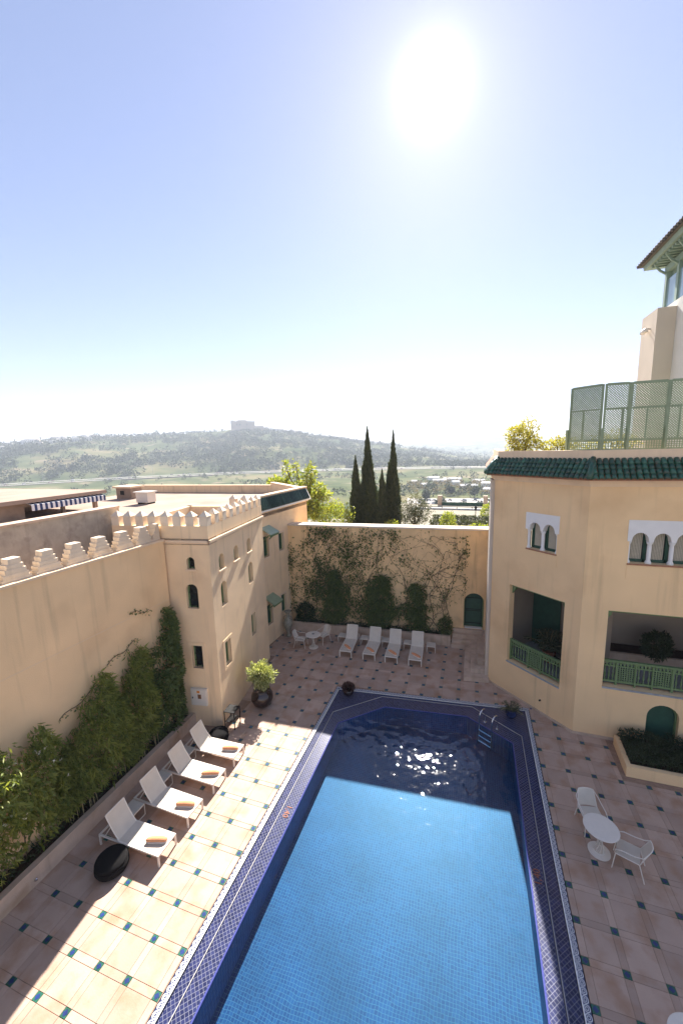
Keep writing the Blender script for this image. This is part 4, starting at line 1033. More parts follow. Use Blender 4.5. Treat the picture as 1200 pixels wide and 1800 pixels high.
# upper tower with pavilion
ROOFT = pm('weathered_tile', (0.10, 0.085, 0.07), .6, .3, 5, objrand=.3)
ut = thing('roof_tower', 'pale plastered roof tower with green timber pavilion under a tiled roof', 'tower', (9, 19, 9.9))
MB().box(7.3, 12.4, 16.6, 21.0, 9.9, 16.05).build('wall', pm('plaster_white', (0.70, 0.68, 0.62), .9, .06, 1, .2, 40), ut)
MB().box(6.67, 7.297, 19.5, 21.0, 9.9, 15.8).build('pilaster', PLU, ut)
FPv = Fr((7.35, 21.0), (7.35, 16.6))
pv = MB().box(7.9, 12.2, 17.2, 20.6, 16.05, 17.75).build('pavilion_core', GLASSB, ut)
for k, y in enumerate((20.9, 19.85, 18.8, 17.75, 16.7)):
    MB().box(7.32, 7.5, y - .09, y + .09, 16.053, 17.5).build('post', GREENP, ut)
    if k:
        MB().box(7.38, 7.44, y + .09, y + .96, 16.06, 17.2).build('pane', GLASSB, ut)
        us = np.linspace(0, .87, 9); arch = MB(); Fq = Fr((7.5, y + .96), (7.5, y + .09))
        arch.curve_panel(Fq, list(us), [17.0 + .42 * math.sin(math.pi * t / .87) for t in us], [17.5] * 9, -.16, 0); arch.build('arch_head', GREENP, ut)
    MB().tube([(7.32, y, 17.45), (7.1, y, 17.6), (6.92, y, 17.83)], .05, 4).build('bracket', GREENP, ut)
for k in range(18):
    y = 16.6 + k * .26; MB().box(6.85, 7.6, y, y + .09, 17.79, 17.88).build('rafter', GREENP, ut)
MB().box(7.3, 12.2, 16.6, 21.0, 17.5, 17.75).build('wall_plate', GREENP, ut)
MB().add([(6.75, 16.0, 17.9), (13, 16.0, 17.9), (13, 21.6, 17.9), (6.75, 21.6, 17.9), (6.72, 16.0, 18.08), (13, 16.0, 18.08), (13, 21.62, 18.08), (6.72, 21.62, 18.08)], MB.BF).build('eave_board', GREENP, ut)
rt = MB().add([(6.6, 15.9, 18.083), (13.1, 15.9, 18.083), (13.1, 21.75, 18.083), (6.6, 21.75, 18.083), (9.8, 18.8, 20.2)], [(0, 1, 4), (1, 2, 4), (2, 3, 4), (3, 0, 4), (3, 2, 1, 0)]).build('roof', ROOFT, ut)
for k in range(28):
    y = 16.0 + k * .21; e_ = (y - 15.9) / 5.85
    x1 = 6.6 + (3.2) * min(1, 2 * min(e_, 1 - e_)); zz = 18.1 + (x1 - 6.6) / 3.2 * 2.1
    MB().tube([(6.52, y, 18.11), (x1, y, zz + .02)], .07, 6).build('roof_tile', ROOFT, rt)
lm = thing('flood_lamp', 'pair of small floodlights on the pilaster of the roof tower', 'lamp', (6.67, 20.2, 15.1))
for dy in (-.16, .12):
    hd = MB().lathe([(.02, .12), (.07, .08), (.10, 0), (.09, -.06)], (6.50, 20.2 + dy, 15.1), 10).build('lamp_head', WPAINT, lm); MB().tube([(6.67, 20.2 + dy, 15.16), (6.52, 20.2 + dy, 15.18)], .02, 6).build('arm', IRON, lm)
# ================================================================== planting helpers
def lumpy(n, c, r, seed=0.0, lump=0.35, freq=1.6, shell=0.55):
    """points through an uneven ellipsoid crown"""
    d = unit(n); out = np.empty((n, 3))
    rr = shell + (1 - shell) * rng.random(n) ** 0.5
    for i in range(n):
        v = d[i]; k = 1 + lump * mnoise.noise(Vector((v[0] * freq + seed, v[1] * freq - seed, v[2] * freq + 2 * seed)))
        out[i] = (c[0] + v[0] * r[0] * k * rr[i], c[1] + v[1] * r[1] * k * rr[i], c[2] + v[2] * r[2] * k * rr[i])
    return out, d
def canes(name, pts, mat, parent, r=.012, seg=4):
    m = MB()
    for p in pts: m.tube(p, r, seg)
    return m.build(name, mat, parent)

def wall_bamboo(label, y0, y1, top, bottom, bulge, n, mat, leaf=(.17, .026), group=None, flowers=0, ncane=14, name='bamboo_clump', cat='bamboo', x_wall=-10.84):
    """leafy clump standing in the left planter against the wall: profile functions of y"""
    t = thing(name, label, cat, ((x_wall + .25), (y0 + y1) / 2, .38), group=group)
    pos, dirs = [], []
    while len(pos) < n:
        y = random.uniform(y0, y1); zt, zb = top(y), bottom(y)
        z = zb + (zt - zb) * random.random() ** .85
        e = math.sin(math.pi * min(1, max(0, (y - y0) / (y1 - y0)))) ** .4
        q = (z - zb) / (zt - zb + 1e-6)
        lim = bulge * e * (0.45 + .75 * math.sin(math.pi * min(1, .12 + q * .8))) * (1 + .5 * mnoise.noise(Vector((y * 2.1, z * 2.1, 3.3))))
        gap = mnoise.noise(Vector((y * 1.7 + 9, z * 1.7, 1.0)))
        if gap < -.17 and random.random() < .9: continue
        x = x_wall + .05 + lim * random.random() ** .6
        pos.append((x, y, z)); a = random.gauss(0, 1); dirs.append((.5 + .4 * random.random(), a * .7, -.45 + random.gauss(0, .55)))
    L = rng.uniform(leaf[0] * .6, leaf[0] * 1.3, n); leaves('foliage', pos, dirs, L, L * (leaf[1] / leaf[0]), mat, t)
    m = MB()
    for k in range(ncane):
        y = random.uniform(y0 + .1, y1 - .1); zt = top(y) * random.uniform(.6, .97); lean = random.uniform(.05, .35)
        m.tube([(x_wall + .22 + random.uniform(0, .2), y, .36), (x_wall + .2 + lean * .5, y + random.uniform(-.1, .1), zt * .55), (x_wall + .15 + lean * .4, y + random.uniform(-.25, .25), zt)], [.014, .012, .006], 5)
    m.build('stems', CANE if cat == 'bamboo' else BARK, t)
    if flowers:
        i = rng.choice(n, flowers, replace=False); P = np.array(pos)[i] + np.array([.08, 0, .03])
        P = np.repeat(P, 5, 0) + rng.normal(0, .012, (flowers * 5, 3)); leaves('blossom', P, unit(flowers * 5), .06, .045, FLOWER, t)
    return t
def interp(tab):
    xs, ys = zip(*tab); return lambda v: float(np.interp(v, xs, ys)) + .45 * mnoise.noise(Vector((v * 2.7, .5, 0)))
wall_bamboo('broad leafy shrub with small white blossoms in the wall planter', 1.8, 6.9, interp([(1.8, 3.3), (4, 3.6), (5.3, 3.75), (6.2, 3.8), (6.9, 2.6)]), interp([(1.8, .9), (6.9, .95)]), .85, 11000, BAMBOO, (.17, .05), 'greenery in the wall planter', 70, 16, 'flowering_shrub', 'shrub')
wall_bamboo('bamboo clump with a pointed top next to the white-blossomed shrub', 6.4, 8.7, interp([(6.4, 2.4), (7.2, 3.1), (7.9, 4.15), (8.2, 4.25), (8.7, 2.8)]), interp([(6.4, .8), (8.7, .85)]), .75, 6500, BAMBOO, (.22, .038), 'greenery in the wall planter', 0, 12)
wall_bamboo('bright upright bamboo clump midway along the wall planter', 8.5, 10.0, interp([(8.5, 2.6), (9.2, 4.4), (9.5, 4.5), (10, 3.4)]), interp([(8.5, .7), (10, .75)]), .6, 4600, BAMBOO, (.22, .038), 'greenery in the wall planter', 0, 10)
wall_bamboo('tall dark climber in the corner between courtyard wall and tower', 9.7, 11.35, interp([(9.7, 3.2), (10.3, 4.5), (10.8, 5.25), (11.1, 4.9), (11.35, 4.1)]), interp([(9.7, .6), (11.35, .6)]), .62, 5200, BAMBOOD, (.16, .065), 'greenery in the wall planter', 0, 10, 'wall_climber', 'climber')
# trailing shoots on the left wall
FLv = FL
for k, (y0_, z0_, y1_, z1_, lb) in enumerate(((8.2, 3.7, 6.9, 3.35, 'thin trailing shoot reaching across the bare courtyard wall'), (9.6, 4.4, 8.5, 4.15, 'short leafy shoot reaching from the climber across the wall'), (10.3, 5.2, 9.5, 5.45, 'leafy tendril high on the courtyard wall beside the climber'))):
    t = thing('trailing_shoot', lb, 'vine', (-10.8, y0_, z0_)); pth = []
    for s in np.linspace(0, 1, 9): pth.append((-10.88 + .035 * (y0_ + (y1_ - y0_) * s - 6.5) * .8 + .03, y0_ + (y1_ - y0_) * s, z0_ + (z1_ - z0_) * s + .06 * math.sin(s * 9 + k)))
    MB().tube(pth, .010, 4).build('stem', TWIG, t)
    p = np.repeat(np.array(pth), 5, 0) + rng.normal(0, .05, (45, 3)) + np.array([.04, 0, 0]); leaves('foliage', p, unit(45), .08, .045, IVY, t)
# ground cover in the wall planter
gp = np.stack([rng.uniform(-10.85, -10.42, 1500), rng.uniform(1.5, 11.3, 1500), rng.uniform(.38, .55, 1500)], 1)
tag(leaves('ground_cover', gp, unit(1500) * [1, 1, .5] + [0, 0, .7], .13, .03, IVYD), 'dark low leaves covering the soil of the wall planter', 'ground cover', kind='stuff')

# -------- back wall: bamboos and vines (frame FB: u along the wall, n towards the pool)
def wall_pt(u, n, z): return FB.p(u, n, z)
for x, w, zt, lb in ((-7.45, 1.75, 3.75, 'dense dark bamboo against the back wall beside the round table'), (-4.75, 2.3, 3.6, 'widest dark bamboo against the back wall behind the white loungers'), (-2.75, 1.5, 3.3, 'narrow dark bamboo against the back wall nearest the arched door')):
    t = thing('wall_bamboo', lb, 'bamboo', wall_pt(ub(x), .3, .44), group='bamboos along the back wall')
    n = int(2000 * w); pos, dirs = [], []
    while len(pos) < n:
        q = random.random(); prof = (.55 + .6 * math.sin(math.pi * min(1, q * 1.05 + .08))) * (1 if q < .8 else 1 - (q - .8) * 1.6)
        dx = random.gauss(0, .42); z = .75 + (zt - .75) * q
        prof *= 1 + 1.0 * mnoise.noise(Vector((x * 3 + (3 if dx > 0 else 0), z * 1.6, 5)))
        if mnoise.noise(Vector((x + dx * 2.2, z * 2.3, 2))) < -.12 and random.random() < .9: continue
        nn = .04 + .55 * random.random() ** .7 * max(.2, 1 - dx * dx * .6)
        pos.append(wall_pt(ub(x) + dx * w / 2 * prof, nn, z)); dirs.append((random.gauss(0, .7), -.5, -.5 + random.gauss(0, .5)))
    L = rng.uniform(.14, .34, n); leaves('foliage', pos, dirs, L, L * .19, BAMBOOD, t)
    canes('stems', [[wall_pt(ub(x) + random.uniform(-.5, .5) * w * .6, .25, .42), wall_pt(ub(x) + random.uniform(-.5, .5) * w * .7, .2, zt * .8)] for _ in range(9)], CANE, t, .012)
def vine(label, x0, seeds, n_leaf, lsize, mat, spread, zmax, group='creepers on the back wall', bias=0.0, twigs=1.0):
    t = thing('creeper', label, 'creeper', wall_pt(ub(x0), .1, .44), group=group)
    m = MB(); pts = []
    def grow(u, z, ang, L, r, depth):
        path = [wall_pt(u, .03, z)]; uz = []
        steps = max(3, int(L / .16))
        for s in range(steps):
            ang += random.gauss(0, .22) + (0.12 * (bias - math.sin(ang)) if depth == 0 else 0)
            u += .16 * math.sin(ang); z += .16 * math.cos(ang)
            if z > zmax: z = zmax; ang += math.pi / 2 * random.choice((-1, 1))
            if z < .5: break
            u = min(max(u, .15), FB.L - 1.6)
            path.append(wall_pt(u, .025 + .03 * random.random(), z)); uz.append((u, z, ang))
        if len(path) > 1: m.tube(path, [r * (1 - .7 * i / len(path)) for i in range(len(path))], 5 if depth == 0 else 4)
        for (a, b_, c_) in uz:
            pts.append((a, b_))
            if depth < 3 and random.random() < (.20, .17, .10)[depth] * twigs:
                grow(a, b_, c_ + random.choice((-1, 1)) * random.uniform(.4, 1.2), L * random.uniform(.25, .6), r * .55, depth + 1)
    for (dx, a0, L) in seeds: grow(ub(x0 + dx), .45, a0, L, .020, 0)
    m.build('stems', TWIG, t)
    P = []
    for _ in range(n_leaf):
        a, b_ = random.choice(pts)
        if mnoise.noise(Vector((a * .9 + 5, b_ * .9, 0))) < -.12 and random.random() < .75: continue
        P.append(wall_pt(a + random.gauss(0, spread), .03 + .14 * random.random(), min(b_ + random.gauss(0, spread), zmax + .15)))
    leaves('foliage', P, unit(len(P)) + [0, -.5, -.5], rng.uniform(lsize * .7, lsize * 1.3, len(P)), lsize * .7, mat, t)
    return t
vine('leafy creeper filling the left end of the back wall up to the coping', -9.3, [(0, -.1, 6.0), (.5, .25, 6.5), (1.0, .2, 6.0), (1.7, -.25, 5.6)], 4200, .13, IVY, .16, 6.1, twigs=1.0)
vine('half-bare creeper spreading over the middle of the back wall', -6.0, [(0, .05, 6.2), (.5, .3, 6.0), (1.2, -.2, 5.8)], 1500, .11, IVY, .11, 6.15, twigs=1.0)
vine('twiggy creeper fanning out behind the loungers on the back wall', -4.0, [(0, .35, 6.0), (.9, .15, 5.4), (1.8, .5, 5.0)], 480, .09, IVY, .08, 6.1, twigs=1.05)
vine('sparse creeper rising beside the arched door', -1.25, [(0, -.25, 5.6), (.05, .1, 4.6), (-.2, -.6, 4.6)], 850, .10, IVY, .09, 5.9, twigs=1.0)
def bush(name, label, cat, c, r, n, leaf, mat, group=None, stem=None, seed=0., lump=.35, shell=.35, z0=None):
    t = thing(name, label, cat, (c[0], c[1], z0 if z0 is not None else c[2] - r[2]), group=group)
    p, d = lumpy(n, c, r, seed, lump, 1.9, shell)
    L = rng.uniform(leaf[0] * .7, leaf[0] * 1.3, n); leaves('foliage', p, d + unit(n) * .9 + [0, 0, .2], L, L * leaf[1] / leaf[0], mat, t)
    if stem:
        canes('stems', [[(c[0] + random.gauss(0, .03), c[1] + random.gauss(0, .03), z0 if z0 is not None else c[2] - r[2]), (c[0] + random.uniform(-.5, .5) * r[0], c[1] + random.uniform(-.5, .5) * r[1], c[2] + random.uniform(-.2, .5) * r[2])] for _ in range(stem)], BARK, t, .015, 5)
    return t
bush('round_shrub', 'dark rounded shrub behind the stone urn in the back bed', 'shrub', wall_pt(ub(-9.35), .30, 1.05), (.62, .32, .62), 1700, (.10, .05), IVYD, stem=5, seed=1., z0=.42)
bush('bed_shrub', 'bushy green shrub at the end of the back bed by the steps', 'shrub', wall_pt(ub(-1.25), .30, .95), (.36, .28, .62), 1100, (.09, .05), IVY, stem=5, seed=2., z0=.42)
gp = np.array([wall_pt(random.uniform(.3, 9.1), random.uniform(.06, .5), random.uniform(.44, .62)) for _ in range(2200)])
tag(leaves('ground_cover', gp, unit(2200) * [1, 1, .5] + [0, 0, .6], .11, .035, IVYD), 'dark low leaves covering the soil of the back bed', 'ground cover', kind='stuff')
# hedge in the right planter
hp = np.stack([rng.uniform(5.12, 8.5, 9000), rng.uniform(13.55, 14.95, 9000), np.zeros(9000)], 1)
hp[:, 2] = .25 + rng.random(9000) ** .7 * np.array([.42 + .22 * mnoise.noise(Vector((x * 2.2, y * 2.2, 0))) for x, y, _ in hp])
tag(leaves('planter_hedge', hp, unit(9000) + [0, 0, .5], .09, .04, HEDGE), 'dark untrimmed low hedge filling the ochre planter', 'hedge')

# ================================================================== furniture
def lounger_proto():
    t = thing('sun_lounger', 'x', 'sun lounger', (0, 0, 0), 0, 'white sling sun loungers')
    W = .31; z = .34; hx = 1.36
    f = MB()
    for s in (-1, 1): f.box(0.0, 2.05, s * W - .02, s * W + .02, z - .045, z)
    f.box(0.0, .04, -W + .02, W - .02, z - .045, z - .001); f.box(2.01, 2.05, -W + .02, W - .02, z - .045, z - .001); f.box(hx - .02, hx + .02, -W + .02, W - .02, z - .05, z - .01)
    f.build('frame', WPAINT, t, world=False)
    for x in (.0, 2.01):
        for s in (-1, 1): MB().box(x, x + .042, s * W - .021, s * W + .021, 0, z - .046).build('leg', WPAINT, t, world=False)
    st = MB(); k = 14; w = W - .02
    xs = np.linspace(.03, hx, k)
    for th, fl in ((.004, 1), (-.006, -1)):
        vs = []; n = 5
        for x in xs:
            for j in range(n):
                yy = -w + 2 * w * j / (n - 1); sag = -.025 * (1 - (yy / w) ** 2) * math.sin(math.pi * (x - .03) / (hx - .03)) ** .5
                vs.append((x, yy, z + th + sag))
        st.add(vs, [((i * n + j), (i + 1) * n + j, (i + 1) * n + j + 1, i * n + j + 1)[::fl] for i in range(k - 1) for j in range(n - 1)])
    st.build('seat', SLING, t, world=False, smooth=True)
    bk = MB(); bl = .76; an_ = rad(60); n = 5; kk = 9
    def bpnt(s, yy, off):
        bow = .03 * math.sin(math.pi * s) ; sag = -.03 * (1 - (yy / w) ** 2) * math.sin(math.pi * s)
        x = hx + math.cos(an_) * s * bl + math.sin(an_) * (bow - sag + off); zz = z + math.sin(an_) * s * bl - math.cos(an_) * (bow - sag + off); return (x, yy, zz)
    for off, fl in ((-.005, 1), (.006, -1)):
        vs = [bpnt(i / (kk - 1), -w + 2 * w * j / (n - 1), off) for i in range(kk) for j in range(n)]
        bk.add(vs, [((i * n + j), (i + 1) * n + j, (i + 1) * n + j + 1, i * n + j + 1)[::fl] for i in range(kk - 1) for j in range(n - 1)])
    bo = bk.build('backrest', SLING, t, world=False, smooth=True)
    fr = MB()
    for s in (-1, 1): fr.tube([bpnt(q, s * (w + .005), 0) for q in np.linspace(0, 1, 7)], .017, 6)
    fr.tube([bpnt(1, -w, 0), bpnt(1, w, 0)], .017, 6); fr.build('backrest_frame', WPAINT, bo, world=False)
    for s in (-1, 1):
        q = bpnt(.55, s * (w - .02), .01); MB().tube([q, (1.86, s * (w - .02), z - .02)], .012, 5).build('prop', WPAINT, bo, world=False)
    return t
LG = lounger_proto(); first = True
nearL = ['white sling lounger beside the big black pouf, first of the poolside row', 'white sling lounger second from the big black pouf in the poolside row', 'white sling lounger third from the big black pouf in the poolside row', 'white sling lounger nearest the tower, in front of the small black pouf']
nearT = ['orange towel on the lounger beside the big black pouf', 'orange towel on the second lounger from the big black pouf', 'orange towel on the third lounger from the big black pouf', 'orange towel on the poolside lounger nearest the tower']
farL = ['white sling lounger nearest the round table along the back bed', 'second white lounger from the round table along the back bed', 'third white lounger from the round table along the back bed', 'white sling lounger nearest the steps along the back bed']
farT = ['orange towel on the back-bed lounger nearest the round table', 'orange towel on the second back-bed lounger from the round table', 'orange towel on the third back-bed lounger from the round table', 'orange towel on the back-bed lounger nearest the steps']
def towel_proto():
    t = thing('folded_towel', 'x', 'towel', (0, 0, 0), 0, 'orange towels on the loungers')
    m = MB(); k = 12; n = 10
    def ring(L, w, h, zo, nm, mat):
        q = MB(); vs = []
        for i in range(k):
            s = i / (k - 1); x = -L / 2 + L * s; e = (1 - abs(2 * s - 1) ** 4) ** .5 * .55 + .45
            for j in range(n):
                a = 2 * math.pi * j / n; vs.append((x + .006 * math.sin(7 * s + j), w / 2 * e * math.cos(a) + .02 * math.sin(3 * s), zo + h / 2 + h / 2 * math.sin(a) * e))
        q.add(vs, [(i * n + j, i * n + (j + 1) % n, (i + 1) * n + (j + 1) % n, (i + 1) * n + j) for i in range(k - 1) for j in range(n)] + [tuple(range(n))[::-1], tuple((k - 1) * n + j for j in range(n))])
        return q.build(nm, mat, t, world=False, smooth=True)
    ring(.56, .19, .05, 0, 'lower_layer', TOWEL2); ring(.56, .16, .09, .03, 'roll', TOWEL)
    return t
TW = towel_proto(); used_l = used_t = False
def put(proto, used, loc, rz, lab):
    if not used: proto.location = loc; proto.rotation_euler = (0, 0, rz); proto['label'] = lab; return proto
    return dup(proto, loc, rz, lab)
nearY = (6.95, 8.08, 9.26, 10.38)
for i, y in enumerate(nearY):
    put(LG, i > 0, (-7.50, y, 0), math.pi + random.uniform(-.04, .04), nearL[i]); put(TW, i > 0, (-7.84, y - .01, .325), rad(14 + random.uniform(-6, 6)), nearT[i])
farX = (-6.02, -4.79, -3.65, -2.47)
for i, x in enumerate(farX):
    y = 17.92 + .04 * i
    put(LG, True, (x, y, 0), rad(90) + rad(3) + random.uniform(-.04, .04), farL[i]); put(TW, True, (x, y + .36, .325), rad(-38 + random.uniform(-6, 6)), farT[i])
def side_table_proto():
    t = thing('side_table', 'x', 'side table', (0, 0, 0), 0, 'small white side tables between loungers')
    MB().box(-.23, .23, -.23, .23, .355, .375).build('table_top', SLING, t, world=False)
    f = MB()
    for s in (-1, 1): f.tube([(s * .215, -.215, .345), (s * .215, .215, .345), (s * .215, .215, .016), (s * .215, -.215, .016)], .016, 4, closed=True)
    for yy in (-.215, .215): f.tube([(-.215, yy, .345), (.215, yy, .345)], .016, 4)
    f.build('sled_frame', WPAINT, t, world=False); return t
ST = side_table_proto()
sts = [((-9.28, 7.52, 0), 0, 'small white side table between the first two loungers beside the big black pouf'), ((-9.28, 8.67, 0), 0, 'small white side table between the two middle poolside loungers'), ((-9.28, 9.82, 0), 0, 'small white side table between the two poolside loungers nearest the tower'),
       ((-6.68, 19.55, 0), rad(3), 'small white side table at the round-table end of the back lounger row'), ((-5.42, 19.6, 0), rad(3), 'small white side table between the two back loungers nearest the round table'), ((-4.23, 19.65, 0), rad(3), 'small white side table between the two middle back loungers'), ((-3.06, 19.7, 0), rad(3), 'small white side table between the two back loungers nearest the steps'), ((-1.86, 19.75, 0), rad(3), 'small white side table at the steps end of the back lounger row')]
for i, (l, r, lb) in enumerate(sts): put(ST, i > 0, l, r, lb)

def chair_proto():
    t = thing('garden_chair', 'x', 'chair', (0, 0, 0), 0, 'white wire garden chairs')
    w = .25
    def sheet(rows, name):
        m = MB(); n = len(rows[0])
        for off, fl in ((.003, 1), (-.003, -1)):
            m.add([(p[0] + off, p[1], p[2] + off) for r in rows for p in r], [((i * n + j), (i + 1) * n + j, (i + 1) * n + j + 1, i * n + j + 1)[::fl] for i in range(len(rows) - 1) for j in range(n - 1)])
        return m.build(name, SLING, t, world=False, smooth=True)
    js = np.linspace(-1, 1, 7)
    sheet([[(x, j * w, .44 - .02 * (1 - j * j) * math.sin(math.pi * (x + .24) / .48) + .01) for j in js] for x in np.linspace(.24, -.24, 6)], 'seat')
    def back(s, j): 
        ww = w * (1 - .22 * s); return (-.24 - .17 * s - .05 * (1 - j * j), j * ww, .45 + .40 * s)
    sheet([[back(s, j) for j in js] for s in np.linspace(0, 1, 6)], 'backrest')
    f = MB(); R_ = .0125
    f.tube([(.24, -w, .44), (.24, w, .44)], R_, 6)
    for s in (-1, 1):
        f.tube([(.24, s * w, .44), (-.24, s * w, .44)] + [back(q, s) for q in (.3, .6, 1.0)], R_, 6)
    f.tube([back(1, j) for j in js], R_, 6); f.build('frame', WPAINT, t, world=False)
    for s in (-1, 1):
        MB().tube([back(.98, s), (-.30, s * (w + .04), .70), (-.12, s * (w + .055), .655), (.12, s * (w + .055), .65), (.255, s * (w + .04), .60), (.27, s * (w + .02), .47)], R_, 6).build('armrest', WPAINT, t, world=False, smooth=True)
        MB().tube([(.25, s * w, .46), (.30, s * (w + .02), 0)], R_, 6).build('leg', WPAINT, t, world=False); MB().tube([(-.23, s * w, .45), (-.36, s * (w + .02), 0)], R_, 6).build('leg', WPAINT, t, world=False)
    return t
CH = chair_proto()
chs = [((3.38, 11.10, 0), rad(-80), 'white garden chair drawn up to the poolside table on its far side'), ((3.98, 10.22, 0), rad(160), 'white garden chair turned sideways by the poolside table, nearer the camera'),
       ((-8.72, 18.38, 0), rad(5), 'white garden chair beside the round table next to the stone urn'), ((-7.72, 19.15, 0), rad(-115), 'white garden chair behind the round table against the back bed')]
for i, (l, r, lb) in enumerate(chs): put(CH, i > 0, l, r, lb)
def table_proto():
    t = thing('round_table', 'x', 'table', (0, 0, 0), 0, 'round white pedestal tables')
    MB().lathe([(.40, .722), (.412, .728), (.412, .742), (.40, .748)], (0, 0, 0), 40).build('table_top', WPAINT, t, world=False)
    p = MB(); n = 7
    for k in range(n):
        a0 = 2 * math.pi * k / n; pts = []
        for s in np.linspace(0, 1, 9): a = a0 + 2.2 * s; r = .045 + .075 * abs(2 * s - 1) ** 1.4; pts.append((r * math.cos(a), r * math.sin(a), .03 + .69 * s))
        p.tube(pts, .011, 5)
    p.build('pedestal', WPAINT, t, world=False, smooth=True)
    MB().lathe([(.26, 0), (.26, .018), (.14, .03), (.12, .045)], (0, 0, 0), 32).build('base', WPAINT, t, world=False); return t
TB = table_proto()
tbs = [((3.42, 10.43, 0), 0, 'round white pedestal table by the right edge of the pool'), ((-8.02, 18.45, 0), .4, 'round white pedestal table with an ashtray near the stone urn'), ((3.80, 6.54, 0), .9, 'round white table cut off by the bottom right corner')]
for i, (l, r, lb) in enumerate(tbs): put(TB, i > 0, l, r, lb)
at = thing('ashtray', 'small dark ashtray on the round table near the urn', 'ashtray', (-8.02, 18.47, .749)); MB().lathe([(.05, 0), (.075, .035), (.068, .035), (.045, .01)], (0, 0, 0), 16).build('bowl', STEEL, at, world=False)
def pouf(label, loc, r, h):
    t = thing('pouf', label, 'pouf', loc, random.random(), 'black wicker poufs')
    MB().lathe([(r * .80, 0), (r * .93, .05), (r, h * .45), (r * .98, h * .8), (r * .93, h - .03)], (0, 0, 0), 28).build('body', BLACK, t, world=False, smooth=True)
    MB().lathe([(r * .93, h - .03), (r * .96, h), (r * .9, h + .05), (r * .5, h + .075), (.01, h + .08)], (0, 0, 0), 28).build('cushion', BLACK, t, world=False, smooth=True)
pouf('big round black wicker pouf beside the first poolside lounger', (-8.68, 6.25, 0), .41, .27); pouf('small round black pouf at the foot of the tower corner', (-8.80, 11.02, 0), .37, .27)
def stand(label, loc, rz):
    t = thing('side_stand', label, 'side stand', loc, rz, 'black metal side stands'); w = .21
    for x in (-w, w):
        for y in (-w, w): MB().box(x - .014, x + .014, y - .014, y + .014, 0, .70).build('leg', IRON, t, world=False)
    MB().box(-w - .02, w + .02, -w - .02, w + .02, .702, .73).build('table_top', IRON, t, world=False)
    sh = MB()
    for k in range(7): sh.box(-w + .012, w - .012, -w + .02 + k * .062, -w + .055 + k * .062, .28, .295)
    for x in (-w, w - .02): sh.box(x, x + .02, -w + .014, w - .014, .262, .279)
    sh.build('slatted_shelf', IRON, t, world=False)
stand('black metal stand with slatted shelf by the tower corner and pouf', (-8.73, 11.83, 0), rad(3)); stand('black metal stand half hidden behind the big potted shrub', (-8.92, 14.75, 0), rad(8))
# big potted shrub
bp2 = thing('glazed_pot', 'big round dark glazed pot at the foot of the tower', 'pot', (-8.24, 13.30, 0))
MB().lathe([(.24, 0), (.38, .12), (.46, .32), (.45, .5), (.36, .66), (.33, .70), (.35, .74), (.32, .74), (.30, .66)], (0, 0, 0), 32).build('body', POT, bp2, world=False, smooth=True)
MB().lathe([(.30, .655), (.02, .67)], (0, 0, 0), 24).build('soil', SOIL, bp2, world=False)
ps = thing('potted_shrub', 'round variegated shrub growing in the big dark glazed pot', 'shrub', (-8.24, 13.30, .67))
p, d = lumpy(3800, (-8.24, 13.30, 1.40), (.50, .50, .44), 3.3, .7, 2.4, .4); leaves('foliage', p, d + unit(3800) * .6, rng.uniform(.06, .11, 3800), .05, VARI, ps)
canes('stems', [[(-8.24, 13.3, .66), (-8.24 + random.gauss(0, .15), 13.3 + random.gauss(0, .15), 1.3)] for _ in range(7)], BARK, ps, .016, 5)
# urn
ur = thing('stone_urn', 'tall mottled stone urn at the end of the annex wall', 'urn', (-9.93, 19.30, 0))
MB().lathe([(.17, 0), (.17, .07), (.10, .14), (.13, .3), (.25, .62), (.27, .82), (.22, .97), (.11, 1.10), (.095, 1.3), (.13, 1.42), (.20, 1.50), (.19, 1.53), (.12, 1.47)], (0, 0, 0), 24).build('body', URNM, ur, world=False, smooth=True)
hh = MB()
for s in (-1, 1): hh.tube([(s * .10, 0, 1.25), (s * .22, 0, 1.18), (s * .25, 0, 1.02), (s * .21, 0, .95)], .022, 5)
hh.build('handles', URNM, ur, world=False)
# pots on the pool corners
pc = thing('bowl_planter', 'dark bowl with spiky reddish plant on the left pool corner', 'pot', (-4.95, 15.0, -.03))
MB().lathe([(.12, 0), (.2, .1), (.25, .22), (.24, .3), (.21, .3)], (0, 0, 0), 20).build('body', POT, pc, world=False, smooth=True); MB().lathe([(.21, .285), (.01, .29)], (0, 0, 0), 16).build('soil', SOIL, pc, world=False)
sp_ = thing('spiky_plant', 'tight reddish spiky plant in the dark bowl on the pool corner', 'plant', (-4.95, 15.0, .25))
dv = unit(420); dv[:, 2] = np.abs(dv[:, 2]) * .9 + .05; leaves('foliage', np.tile((-4.95, 15.0, .26), (420, 1)) + dv * .10, dv, .24, .035, leafmat('spike_leaf', (.05, .02, .018), (.13, .05, .04), .15), sp_)
pq = thing('blue_pot', 'small dark blue glazed pot on the pool corner by the building', 'pot', (1.68, 15.42, -.03))
MB().lathe([(.11, 0), (.18, .08), (.22, .2), (.19, .32), (.21, .34), (.17, .34)], (0, 0, 0), 20).build('body', POTB, pq, world=False, smooth=True); MB().lathe([(.17, .32), (.01, .325)], (0, 0, 0), 16).build('soil', SOIL, pq, world=False)
